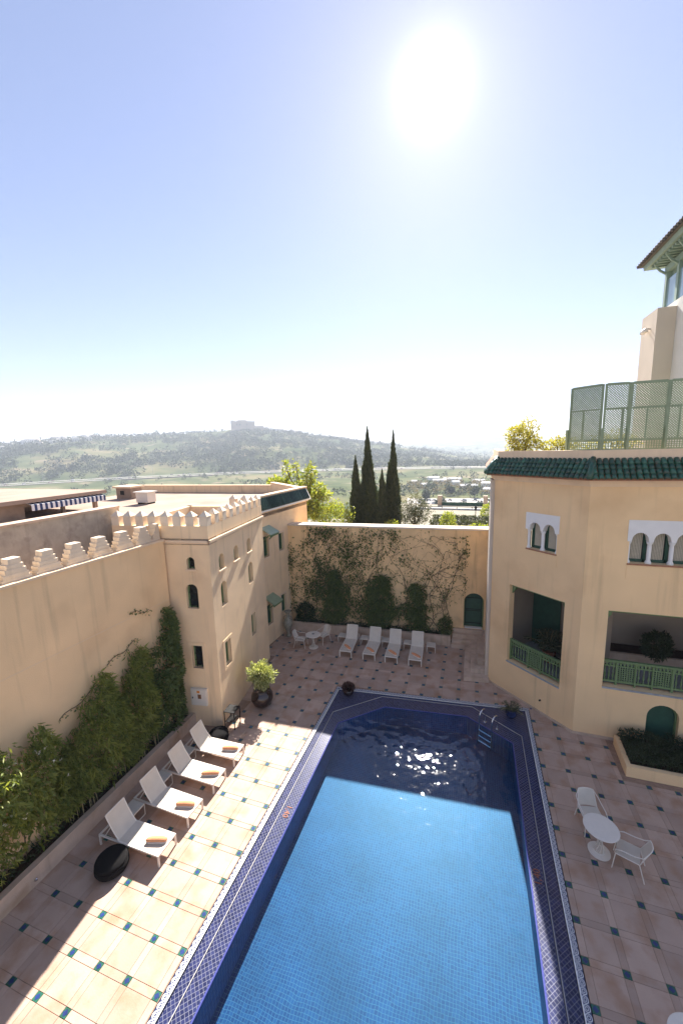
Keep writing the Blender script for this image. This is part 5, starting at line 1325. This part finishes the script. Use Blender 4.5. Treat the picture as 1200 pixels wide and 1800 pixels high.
def palm(name, label, loc, n, L, mat, e0=.25, e1=1.15):
    t = thing(name, label, 'plant', loc); P, D, S = [], [], []
    m = MB()
    for k in range(n):
        a = 2 * math.pi * k / n + random.random(); e = random.uniform(e0, e1); p0 = Vector(loc); pts = [p0]
        for s in np.linspace(.2, 1, 6):
            rr = L * s * math.cos(e) ; z = L * s * math.sin(e) - .38 * L * s * s; q = p0 + Vector((rr * math.cos(a), rr * math.sin(a), z)); pts.append(q)
            for sd in (-1, 1):
                for _ in range(3):
                    P.append(tuple(q + Vector((random.gauss(0, .02), random.gauss(0, .02), 0)))); D.append((math.cos(a) + sd * math.sin(a) * 1.3, math.sin(a) - sd * math.cos(a) * 1.3, -.15)); S.append(L * .32 * (1.15 - .6 * s))
        m.tube(pts, .006, 4)
    m.build('fronds', CANE, t); leaves('leaflets', P, D, np.array(S), .014, mat, t); return t
palm('potted_palm', 'small feathery palm in the blue pot on the pool corner', (1.68, 15.42, .30), 16, .5, OLIVE)
# loggia contents
q = FC.p(1.95, -1.35, 1.505); pt = thing('clay_pot', 'terracotta pot standing in the chamfered corner loggia', 'pot', q)
MB().lathe([(.15, 0), (.21, .22), (.25, .44), (.27, .45), (.27, .52), (.23, .52)], (0, 0, 0), 20).build('body', TERRA, pt, world=False, smooth=True)
palm('loggia_palm', 'dark palm in the terracotta pot inside the corner loggia', (q[0], q[1], q[2] + .5), 20, 1.35, OLIVE, .75, 1.5)
sd = thing('iron_bench', 'dark iron bench beside the palm in the corner loggia', 'bench', FC.p(2.65, -1.0, 1.505))
b_ = MB(); b_.fbox(FC, 2.3, 3.0, -1.2, -.8, 1.93, 1.97); b_.build('seat', IRON, sd)
for u in (2.32, 2.98):
    for n in (-1.18, -.82): MB().tube([FC.p(u, n, 1.5), FC.p(u, n, 1.93)], .018, 5).build('leg', IRON, sd)
bd = thing('loggia_bed', 'pale kerbed bed along the back of the long loggia', 'planter', FF.p(2.2, -2.2, 2.05))
MB().fbox(FF, 1.0, 4.6, -2.85, -2.0, 2.045, 2.42).build('kerb', STONE, bd); MB().fbox(FF, 1.08, 4.55, -2.8, -2.1, 2.423, 2.44).build('soil', SOIL, bd)
bush('loggia_shrub', 'dark leafy shrub in the bed of the long loggia', 'shrub', FF.p(3.1, -1.95, 2.95), (.45, .4, .5), 1200, (.16, .05), HEDGE, stem=5, z0=2.42)
# terrace plants
for c_, r_, n_, lb in (((1.95, 18.7, 10.85), (.68, .6, .85), 2600, 'round yellow-green citrus shrub at the corner of the upper terrace'), ((3.35, 18.4, 10.4), (.9, .5, .55), 1700, 'low yellow flowering shrub on the terrace beside the lattice screen'), ((5.3, 18.6, 10.55), (.8, .5, .55), 1200, 'yellow shrub seen through the lattice of the terrace screen')):
    bush('terrace_shrub', lb, 'shrub', c_, r_, n_, (.10, .055), YELLOW, group='shrubs on the upper terrace', stem=7, seed=c_[0], z0=9.9, lump=.6, shell=.25)

# ================================================================== garden behind the back wall
def cypress(label, x, y, top, w):
    t = thing('cypress_tree', label, 'cypress', (x, y, 1.9), group='cypresses behind the back wall')
    H_ = top - 1.9; MB().tube([(x, y, 1.8), (x, y, 1.9 + H_ * .5), (x + .03, y, top - .4)], [.16, .12, .03], 6).build('trunk', BARK, t)
    w *= .92; n = int(1150 * H_ * w); q = 1 - rng.random(n) ** .62; a = rng.uniform(0, 2 * math.pi, n)
    prof = np.where(q < .14, .62 + q * 2.6, np.clip((1 - (q - .14) / .86) ** .8, .015, 1))
    lump = np.array([1 + .62 * mnoise.noise(Vector((math.cos(b_) * 1.5 + x, math.sin(b_) * 1.5, c_ * 11))) for b_, c_ in zip(a, q)])
    r = w / 2 * prof * lump * (.45 + .55 * np.sqrt(rng.random(n)))
    pos = np.stack([x + r * np.cos(a), y + r * np.sin(a), 2.0 + q * (H_ - .25)], 1)
    dirs = np.stack([np.cos(a) * .6 * prof, np.sin(a) * .6 * prof, np.ones(n)], 1) + rng.normal(0, .2, (n, 3)) * (.3 + prof[:, None])
    leaves('crown', pos, dirs, rng.uniform(.25, .5, n) * (.55 + .5 * prof), .04 + .045 * prof, CYPR, t)
for x, y, z, w, lb in ((-10.0, 34, 10.1, 1.35, 'shorter cypress at the left end of the cypress group'), (-8.98, 34.4, 12.65, 1.65, 'tallest broad cypress, second from the left in the group'), (-8.42, 33.6, 9.7, 1.15, 'cypress tucked close beside the tallest broad one'), (-7.45, 33.4, 8.9, 1.3, 'shortest cypress in the middle of the group'), (-7.2, 35, 9.4, 1.0, 'slim cypress just left of the tall right-hand one'), (-6.62, 34.2, 12.25, 1.25, 'tall slender cypress at the right end of the group')): cypress(lb, x, y, z, w)
def tree(name, label, base, trunk_h, lobes, n, leaf, mat, group=None, cat='tree', br=.16):
    t = thing(name, label, cat, base, group=group)
    m = MB(); x, y, z = base; top = (x + .1, y, z + trunk_h); m.tube([(x, y, z - .1), (x + .05, y, z + trunk_h * .5), top], [br, br * .8, br * .6], 7)
    for (c, r) in lobes: m.tube([top, ((top[0] + c[0]) / 2 + random.gauss(0, .1), (top[1] + c[1]) / 2, (top[2] + c[2]) / 2 - .1), c, (c[0], c[1], c[2] + r[2] * .6)], [br * .5, br * .35, br * .2, .01], 5)
    m.build('trunk', BARK, t)
    vol = [r[0] * r[1] * r[2] for c, r in lobes]; P, D = [], []
    for i, (c, r) in enumerate(lobes):
        k = int(n * vol[i] / sum(vol)) + 20; p, d = lumpy(k, c, r, i * 1.7 + x, .55, 2.2, .3); P.append(p); D.append(d)
    P = np.concatenate(P); D = np.concatenate(D); L = rng.uniform(leaf[0] * .6, leaf[0] * 1.3, len(P))
    leaves('crown', P, D + unit(len(P)) * .9 - [0, 0, .2], L, L * leaf[1] / leaf[0], mat, t); return t
tree('broadleaf_tree', 'sunlit broadleaf tree with upright boughs rising behind the annex roof', (-13.6, 30.6, 1.9), 3.6, [((-16.2, 30.4, 7.9), (.7, .5, .5)), ((-15.5, 30.4, 7.7), (.6, .5, .7)), ((-15.1, 30.6, 8.9), (.30, .35, .85)), ((-14.2, 30.5, 8.95), (.26, .3, .85)), ((-14.6, 30.5, 7.4), (.8, .6, .6)), ((-13.6, 30.6, 7.0), (.9, .8, .7)), ((-13.2, 30.4, 8.2), (.45, .45, 1.0)), ((-12.75, 30.4, 8.75), (.32, .35, .9)), ((-12.2, 30.6, 7.3), (.5, .5, .6)), ((-11.7, 30.3, 6.9), (.55, .5, .45)), ((-12.7, 30.2, 5.8), (.8, .8, .8)), ((-13.9, 30.2, 5.9), (.8, .8, .8))], 5200, (.28, .12), BROAD, br=.2)
bush('garden_bush', 'bright yellow-green bush over the left part of the back wall', 'bush', (-10.9, 30.2, 4.7), (1.7, 1.0, 1.7), 4600, (.17, .08), BROAD, stem=8, seed=5., z0=1.9, lump=.5)
bush('garden_bush', 'rounded yellowish bush at the foot of the cypresses', 'bush', (-5.9, 29.6, 4.35), (.6, .5, .75), 1200, (.12, .06), BROAD, stem=6, seed=6., z0=1.9)
tree('olive_tree', 'grey-green rounded olive tree right of the cypresses', (-4.75, 33.6, 1.9), 2.0, [((-5.3, 33.5, 5.1), (.9, .8, .9)), ((-4.6, 33.6, 5.7), (.9, .8, 1.0)), ((-4.0, 33.6, 5.2), (.8, .8, .9)), ((-4.8, 33.4, 4.6), (1.1, .8, .8))], 5200, (.15, .045), OLIVE)
vn = thing('white_van', 'white van parked behind the vine-covered wall', 'van', (-9.4, 28.4, 1.9))
MB().prism([(-10.3, 27.9), (-8.5, 27.9), (-8.5, 28.9), (-10.3, 28.9)], 2.2, 4.2).build('body', WPAINT, vn); MB().prism([(-10.2, 28.0), (-8.7, 28.0), (-8.7, 28.8), (-10.2, 28.8)], 4.2, 4.75).build('roof', WPAINT, vn)
MB().box(-8.98, -8.66, 27.985, 27.998, 4.3, 4.65).build('window', GLASS, vn)
for x in (-10.0, -8.8):
    w_ = MB().tube([(x, 27.85, 2.2), (x, 28.02, 2.2)], .3, 12).build('wheel', IRON, vn)
hg = thing('clipped_hedge', 'long clipped garden hedge beyond the back wall', 'hedge', (-1.5, 44, 1.9))
for y in (41.5, 44.5):
    p = np.stack([rng.uniform(-4.2, 2.4, 3500), y + rng.uniform(-.35, .35, 3500), 1.9 + rng.random(3500) ** .5 * 1.15], 1); leaves('foliage', p, unit(3500) + [0, 0, .4], .16, .09, OLIVE, hg)
tw_ = thing('garden_parapet', 'white garden parapet with dark rail at the far terrace edge', 'parapet', (2, 56, 1.9))
MB().box(-8, 10, 56, 56.3, 1.2, 2.1).build('wall', WHITE, tw_); MB().box(-8, 10, 56.05, 56.2, 2.25, 2.33).build('rail', IRON, tw_)
for x in np.arange(-8, 10.1, 2.0): MB().box(x - .04, x + .04, 56.08, 56.16, 2.1, 2.25).build('baluster', IRON, tw_)
fn = thing('mesh_fence', 'dark green mesh fence panel between stone pillars beyond the garden', 'fence', (0, 60, 0))
for x in (-4.6, 1.8, 8): MB().box(x - .3, x + .3, 59.7, 60.3, -.5, 3.4).build('pillar', STONE, fn)
for x0, x1 in ((-4.3, 1.5), (2.1, 7.7)): MB().box(x0, x1, 59.98, 60.02, .6, 2.4).build('mesh_panel', GREEND, fn)
for c_, r_, lb in (((-2.2, 38.5, 3.4), (.7, .6, 1.1), 'small yellow-green garden shrub in front of the clipped hedge'), ((1.7, 48, 2.9), (.8, .8, 1.0), 'small bright shrub near the garden lantern'), ((.6, 36, 3.0), (2.1, .5, .75), 'row of yellow garden flowers behind the right end of the back wall')): bush('garden_shrub', lb, 'shrub', c_, r_, 1300, (.16, .08), BROAD, group='shrubs in the garden beyond the wall', stem=5, seed=c_[0], z0=1.9)
lt = thing('garden_lantern', 'small black garden lantern on a post beyond the back wall', 'lantern', (.4, 47, 1.9)); MB().tube([(.4, 47, 1.9), (.4, 47, 3.3)], .04, 6).build('post', IRON, lt); MB().lathe([(.08, 3.3), (.16, 3.6), (.18, 3.62), (.03, 3.8)], (.4, 47, 0), 8).build('lamp_head', IRON, lt)

# ================================================================== far landscape
def pol(az, r): return r * math.sin(rad(az)), r * math.cos(rad(az))
# road along the foot of the hill
def ribbon(name, az0, az1, r0, r1, dz, mat, n=90, fr=None):
    m = MB(); vs = []
    for i in range(n + 1):
        a = az0 + (az1 - az0) * i / n
        for r in (r0, r1):
            rr = r + (fr(a) if fr else 0); x, y = pol(a, rr); vs.append((x, y, max(terrain_z(x, y), -29.5) + dz))
    m.add(vs, [(2 * i, 2 * i + 2, 2 * i + 3, 2 * i + 1) for i in range(n)]); return tag(m.build(name, mat), kind='structure')
ribbon('road', -88, 25, 704, 716, 1.2, ASPH); ribbon('road', -88, 25, 724, 738, 2.4, ASPH)
lot = MB()
vs = []; AZ = np.linspace(-9, 6, 31); RR = (232, 250, 268, 286, 304, 322)
for r in RR:
    for a in AZ: x, y = pol(a, r); vs.append((x, y, terrain_z(x, y) + .35))
lot.add(vs, [(i * 31 + j, i * 31 + j + 1, (i + 1) * 31 + j + 1, (i + 1) * 31 + j) for i in range(5) for j in range(30)]); tag(lot.build('parking_lot', pm('pale_asphalt', (.42, .38, .34), .9, .15, .08)), kind='structure')
rw = thing('retaining_wall', 'long concrete retaining wall below the valley road', 'wall', (*pol(-42, 690), -32))
m = MB()
for i in range(20):
    a, a2 = -47.5 + i * .55, -47.5 + (i + 1) * .55; (x, y), (x2, y2) = pol(a, 694), pol(a2, 694); m.quad((x, y, -36), (x2, y2, -36), (x2, y2, -27.2), (x, y, -27.2)); (x3, y3), (x4, y4) = pol(a2, 700), pol(a, 700); m.quad((x, y, -27.2), (x2, y2, -27.2), (x3, y3, -27.2), (x4, y4, -27.2))
m.build('wall', pm('concrete', (.36, .31, .25), .95, .15, .05), rw)
# cars: one simple car mesh for far specks
def car_mesh(col, nm):
    m = MB(); m.add([(-2.1, -.85, .35), (2.1, -.85, .35), (2.1, .85, .35), (-2.1, .85, .35), (-2.1, -.85, .85), (2.05, -.85, .8), (2.05, .85, .8), (-2.1, .85, .85)], MB.BF)
    m.add([(-1.7, -.8, .85), (1.0, -.8, .85), (1.0, .8, .85), (-1.7, .8, .85), (-1.3, -.65, 1.45), (.4, -.65, 1.45), (.4, .65, 1.45), (-1.3, .65, 1.45)], MB.BF, 1)
    for x in (-1.3, 1.3):
        for y in (-.88, .7): m.tube([(x, y, .33), (x, y + .18, .33)], .33, 8, m=2)
    return m.mesh('parked_car', [pm(nm, col, .3, 0, spec=.6), GLASS, IRON])
CM = [car_mesh(c, 'car_paint') for c in ((.75, .75, .75), (.5, .5, .5), (.04, .04, .05), (.25, .05, .04), (.06, .1, .2))]
for k in range(64):
    row = k % 5; a = random.uniform(-7.5, 4.5); r = 240 + row * 17 + random.uniform(-1, 1); x, y = pol(a, r)
    o = bpy.data.objects.new('parked_car', random.choice(CM[:3] + CM)); COL.objects.link(o); o.location = (x, y, terrain_z(x, y) + .4); o.rotation_euler = (0, 0, rad(90 + random.uniform(-12, 12) + (0 if row % 2 else 90)))
    tag(o, 'tiny car in the distant car park down in the valley', 'car', 'cars in the distant car park')
for k in range(46):
    a = random.uniform(-66, 2); r, dz = random.choice(((710, 1.25), (731, 2.45))); x, y = pol(a, r)
    o = bpy.data.objects.new('road_car', random.choice(CM)); COL.objects.link(o); o.location = (x, y, max(terrain_z(x, y), -29.5) + dz); o.rotation_euler = (0, 0, rad(-a)); o.scale = (1.15,) * 3
    tag(o, 'tiny car on the distant valley road below the hill', 'car', 'cars on the valley road')
# trees by the car park
for k, (a, r, h, lb) in enumerate(((-1.2, 225, 9, 'first of the round trees standing by the car park'), (1.2, 222, 10, 'broad round tree by the car park near the building edge'), (2.7, 228, 9, 'round car-park tree next to the chamfered building'), (-4.2, 262, 9, 'round tree at the near left of the car park'), (-6.2, 300, 10, 'leafy tree on the left side of the car park'), (3.0, 185, 9, 'dark tree below the mesh fence by the building'), (.2, 330, 9, 'small round tree beyond the car park'), (-2.9, 345, 8, 'small tree alone in the dry field behind the car park'))):
    x, y = pol(a, r); z = terrain_z(x, y)
    tree('valley_tree', lb, (x, y, z), h * .35, [((x + random.uniform(-1, 1), y, z + h * .62), (h * .28, h * .28, h * .3)), ((x + random.uniform(-2, 2), y, z + h * .75), (h * .22, h * .22, h * .25)), ((x + random.uniform(-2, 2), y, z + h * .5), (h * .25, h * .25, h * .2))], 420, (1.3, .8), HILLT, group='trees by the distant car park', br=.3)
# scattered wood of the hillside, olive and pine, too many to count
def far_mass(name, label, cat, n, pick, size, per, mat):
    P, D, S = [], [], []
    c_ = 0
    while c_ < n:
        q = pick()
        if q is None: continue
        x, y, s = q; z = terrain_z(x, y); c_ += 1; h = s * random.uniform(.8, 1.25)
        v = unit(per); v[:, 2] = np.abs(v[:, 2]); rr = (.35 + .65 * rng.random((per, 1)))
        P.append(np.array([x, y, z + h * .12]) + v * rr * np.array([s * .62, s * .62, h * .85])); D.append(v + unit(per) * .8); S.append(np.full(per, s * size))
    P, D, S = np.concatenate(P), np.concatenate(D), np.concatenate(S)
    return tag(leaves(name, P, D, S, S * .75, mat), label, cat, kind='stuff')
def pick_hill():
    a = random.uniform(-75, 12); r = random.uniform(748, 1330) if random.random() < .9 else random.uniform(1330, 2400); x, y = pol(a, r)
    d = mnoise.noise(Vector((x * .006, y * .006, 7))) + .6 * mnoise.noise(Vector((x * .02, y * .02, 2)))
    if r < 1330 and random.random() > .55 + .9 * d: return None
    if abs(a + 32) < 2.6 and r > 1240: return None
    return x, y, random.uniform(5, 11.5) * (1 if r < 1330 else 1.5)
far_mass('hillside_trees', 'scattered olive and pine wood covering the distant hillside', 'wood', 6800, pick_hill, .34, 22, HILLT)
def pick_valley():
    a = random.uniform(-75, 10); r = random.uniform(330, 698); x, y = pol(a, r); d = mnoise.noise(Vector((x * .01, y * .01, 17)))
    if random.random() > .25 + 1.1 * d: return None
    return x, y, random.uniform(3, 7)
far_mass('valley_trees', 'loose bushes and trees along the valley floor below the road', 'wood', 420, pick_valley, .34, 26, HILLT)
def pick_dry():
    a = random.uniform(-62, -44) if random.random() < .5 else random.uniform(-9, 2); r = random.uniform(250, 420) if a < -20 else random.uniform(345, 470); x, y = pol(a, r)
    return x, y, random.uniform(3, 5.5)
far_mass('dry_scrub', 'brown leafless scrub on the valley floor', 'scrub', 260, pick_dry, .3, 26, DRY)
# houses of the far town
HC = [pm('far_house_' + str(i), c, .9, .05) for i, c in enumerate(((.62, .58, .52), (.55, .48, .40), (.70, .67, .62)))]
for k in range(70):
    a = random.uniform(-72, -50) if k < 58 else random.uniform(-29, -24); r = random.uniform(1190, 1330) if k < 58 else random.uniform(1280, 1330); x, y = pol(a, r); z = terrain_z(x, y); w, d_, h = random.uniform(10, 22), random.uniform(8, 14), random.uniform(5, 10)
    m = MB(); m.box(-w / 2, w / 2, -d_ / 2, d_ / 2, -6, h); m.box(-w / 2, w / 2, -d_ / 2, -d_ / 2 + .4, h, h + .9); m.box(-w * .2, w * .15, -1, 3, h, h + 2.6)
    for i in range(int(w // 4)):
        for zz in np.arange(1.2, h - 1.5, 3): m.box(-w / 2 + 1.2 + i * 4, -w / 2 + 2.6 + i * 4, -d_ / 2 - .06, -d_ / 2 + .02, zz, zz + 1.4, 1)
    o = m.build('far_house', [random.choice(HC), GLASS], world=False); o.location = (x, y, z); o.rotation_euler = (0, 0, rad(-a + random.uniform(-25, 25)))
    tag(o, 'pale flat-roofed house of the far town on the ridge' if k < 58 else 'pale flat-roofed house on the ridge right of the fort', 'house', 'houses of the far town on the ridge' if k < 58 else 'houses right of the fort')
for k in range(16):
    a, r = random.uniform(-9, 4), random.uniform(335, 520); x, y = pol(a, r); z = terrain_z(x, y); w, d_, h = random.uniform(6, 13), random.uniform(5, 8), random.uniform(2.5, 4.5)
    m = MB(); m.box(-w / 2, w / 2, -d_ / 2, d_ / 2, -2, h); m.add([(-w / 2 - .4, -d_ / 2 - .4, h), (w / 2 + .4, -d_ / 2 - .4, h), (w / 2 + .4, d_ / 2 + .4, h), (-w / 2 - .4, d_ / 2 + .4, h), (-w / 2 - .4, 0, h + 1.4), (w / 2 + .4, 0, h + 1.4)], [(0, 1, 5, 4), (2, 3, 4, 5), (1, 2, 5), (3, 0, 4), (3, 2, 1, 0)])
    o = m.build('valley_shed', [random.choice(HC)], world=False); o.location = (x, y, z); o.rotation_euler = (0, 0, rad(-a + random.uniform(-40, 40))); tag(o, 'small pale shed among the trees beyond the distant car park', 'shed', 'sheds beyond the distant car park')
# hilltop fort
x, y = pol(-32.0, 1285); zf = terrain_z(x, y); ft = thing('hilltop_fort', 'sandy stone fort with square bastions on the hilltop', 'fort', (x, y, zf), rad(32))
FM = pm('fort_stone', (.50, .40, .29), .95, .15, .05)
def lbox(nm, a): return MB().box(*a).build(nm, FM, ft, world=False)
lbox('wall', (-27, 24, -12, 14, -8, 20)); lbox('bastion', (-37, -26, -16, 2, -10, 23)); lbox('bastion', (23, 35, -16, 4, -10, 20)); lbox('bastion', (-4, 6, -15, -11, -8, 24)); lbox('keep_block', (-18, 12, 0, 12, 20, 25)); lbox('ramp_wall', (35, 62, -10, -4, -10, 6))
for k in range(18):
    xx = -26 + k * 2.8; lbox('merlon', (xx, xx + 1.5, -12, -11, 20.01, 21.6))
for k in range(4):
    wn_ = MB().box(-20 + k * 10, -18.6 + k * 10, -12.15, -11.95, 9, 12).build('window', GLASS, ft, world=False)
ms = thing('radio_mast', 'thin radio mast on the ridge left of the fort', 'mast', (*pol(-50.5, 1290), terrain_z(*pol(-50.5, 1290)))); MB().tube([(0, 0, -2), (0, 0, 26)], .5, 5).build('mast', STEEL, ms, world=False); MB().lathe([(1.4, 22), (1.6, 24), (1.2, 26)], (0, 0, 0), 8).build('antenna', STEEL, ms, world=False)
for a in (-55.6, -44, -36, -28):
    lp_ = thing('road_lamp', 'tall lamp post standing along the distant valley road', 'street lamp', (*pol(a, 720), -28), rad(-a), group='lamp posts along the valley road'); MB().tube([(0, 0, -1), (0, 0, 22), (1.2, 0, 23)], [.35, .25, .2], 5).build('post', STEEL, lp_, world=False); MB().box(.8, 2.2, -.3, .3, 22.8, 23.2).build('lamp_head', STEEL, lp_, world=False)

# ================================================================== haze
hz = bpy.data.materials.new('haze_air'); hz.use_nodes = True; hn = hz.node_tree.nodes; hn.remove(hn['Principled BSDF'])
pv_ = hn.new('ShaderNodeVolumePrincipled'); pv_.inputs['Color'].default_value = (.80, .88, 1, 1); pv_.inputs['Density'].default_value = HAZE; pv_.inputs['Anisotropy'].default_value = 0.1
hz.node_tree.links.new(pv_.outputs[0], hn['Material Output'].inputs['Volume'])
tag(MB().box(-4200, 4200, -200, 4200, -75, 135).build('haze', hz), 'pale hazy air over the valley', 'haze', kind='stuff')
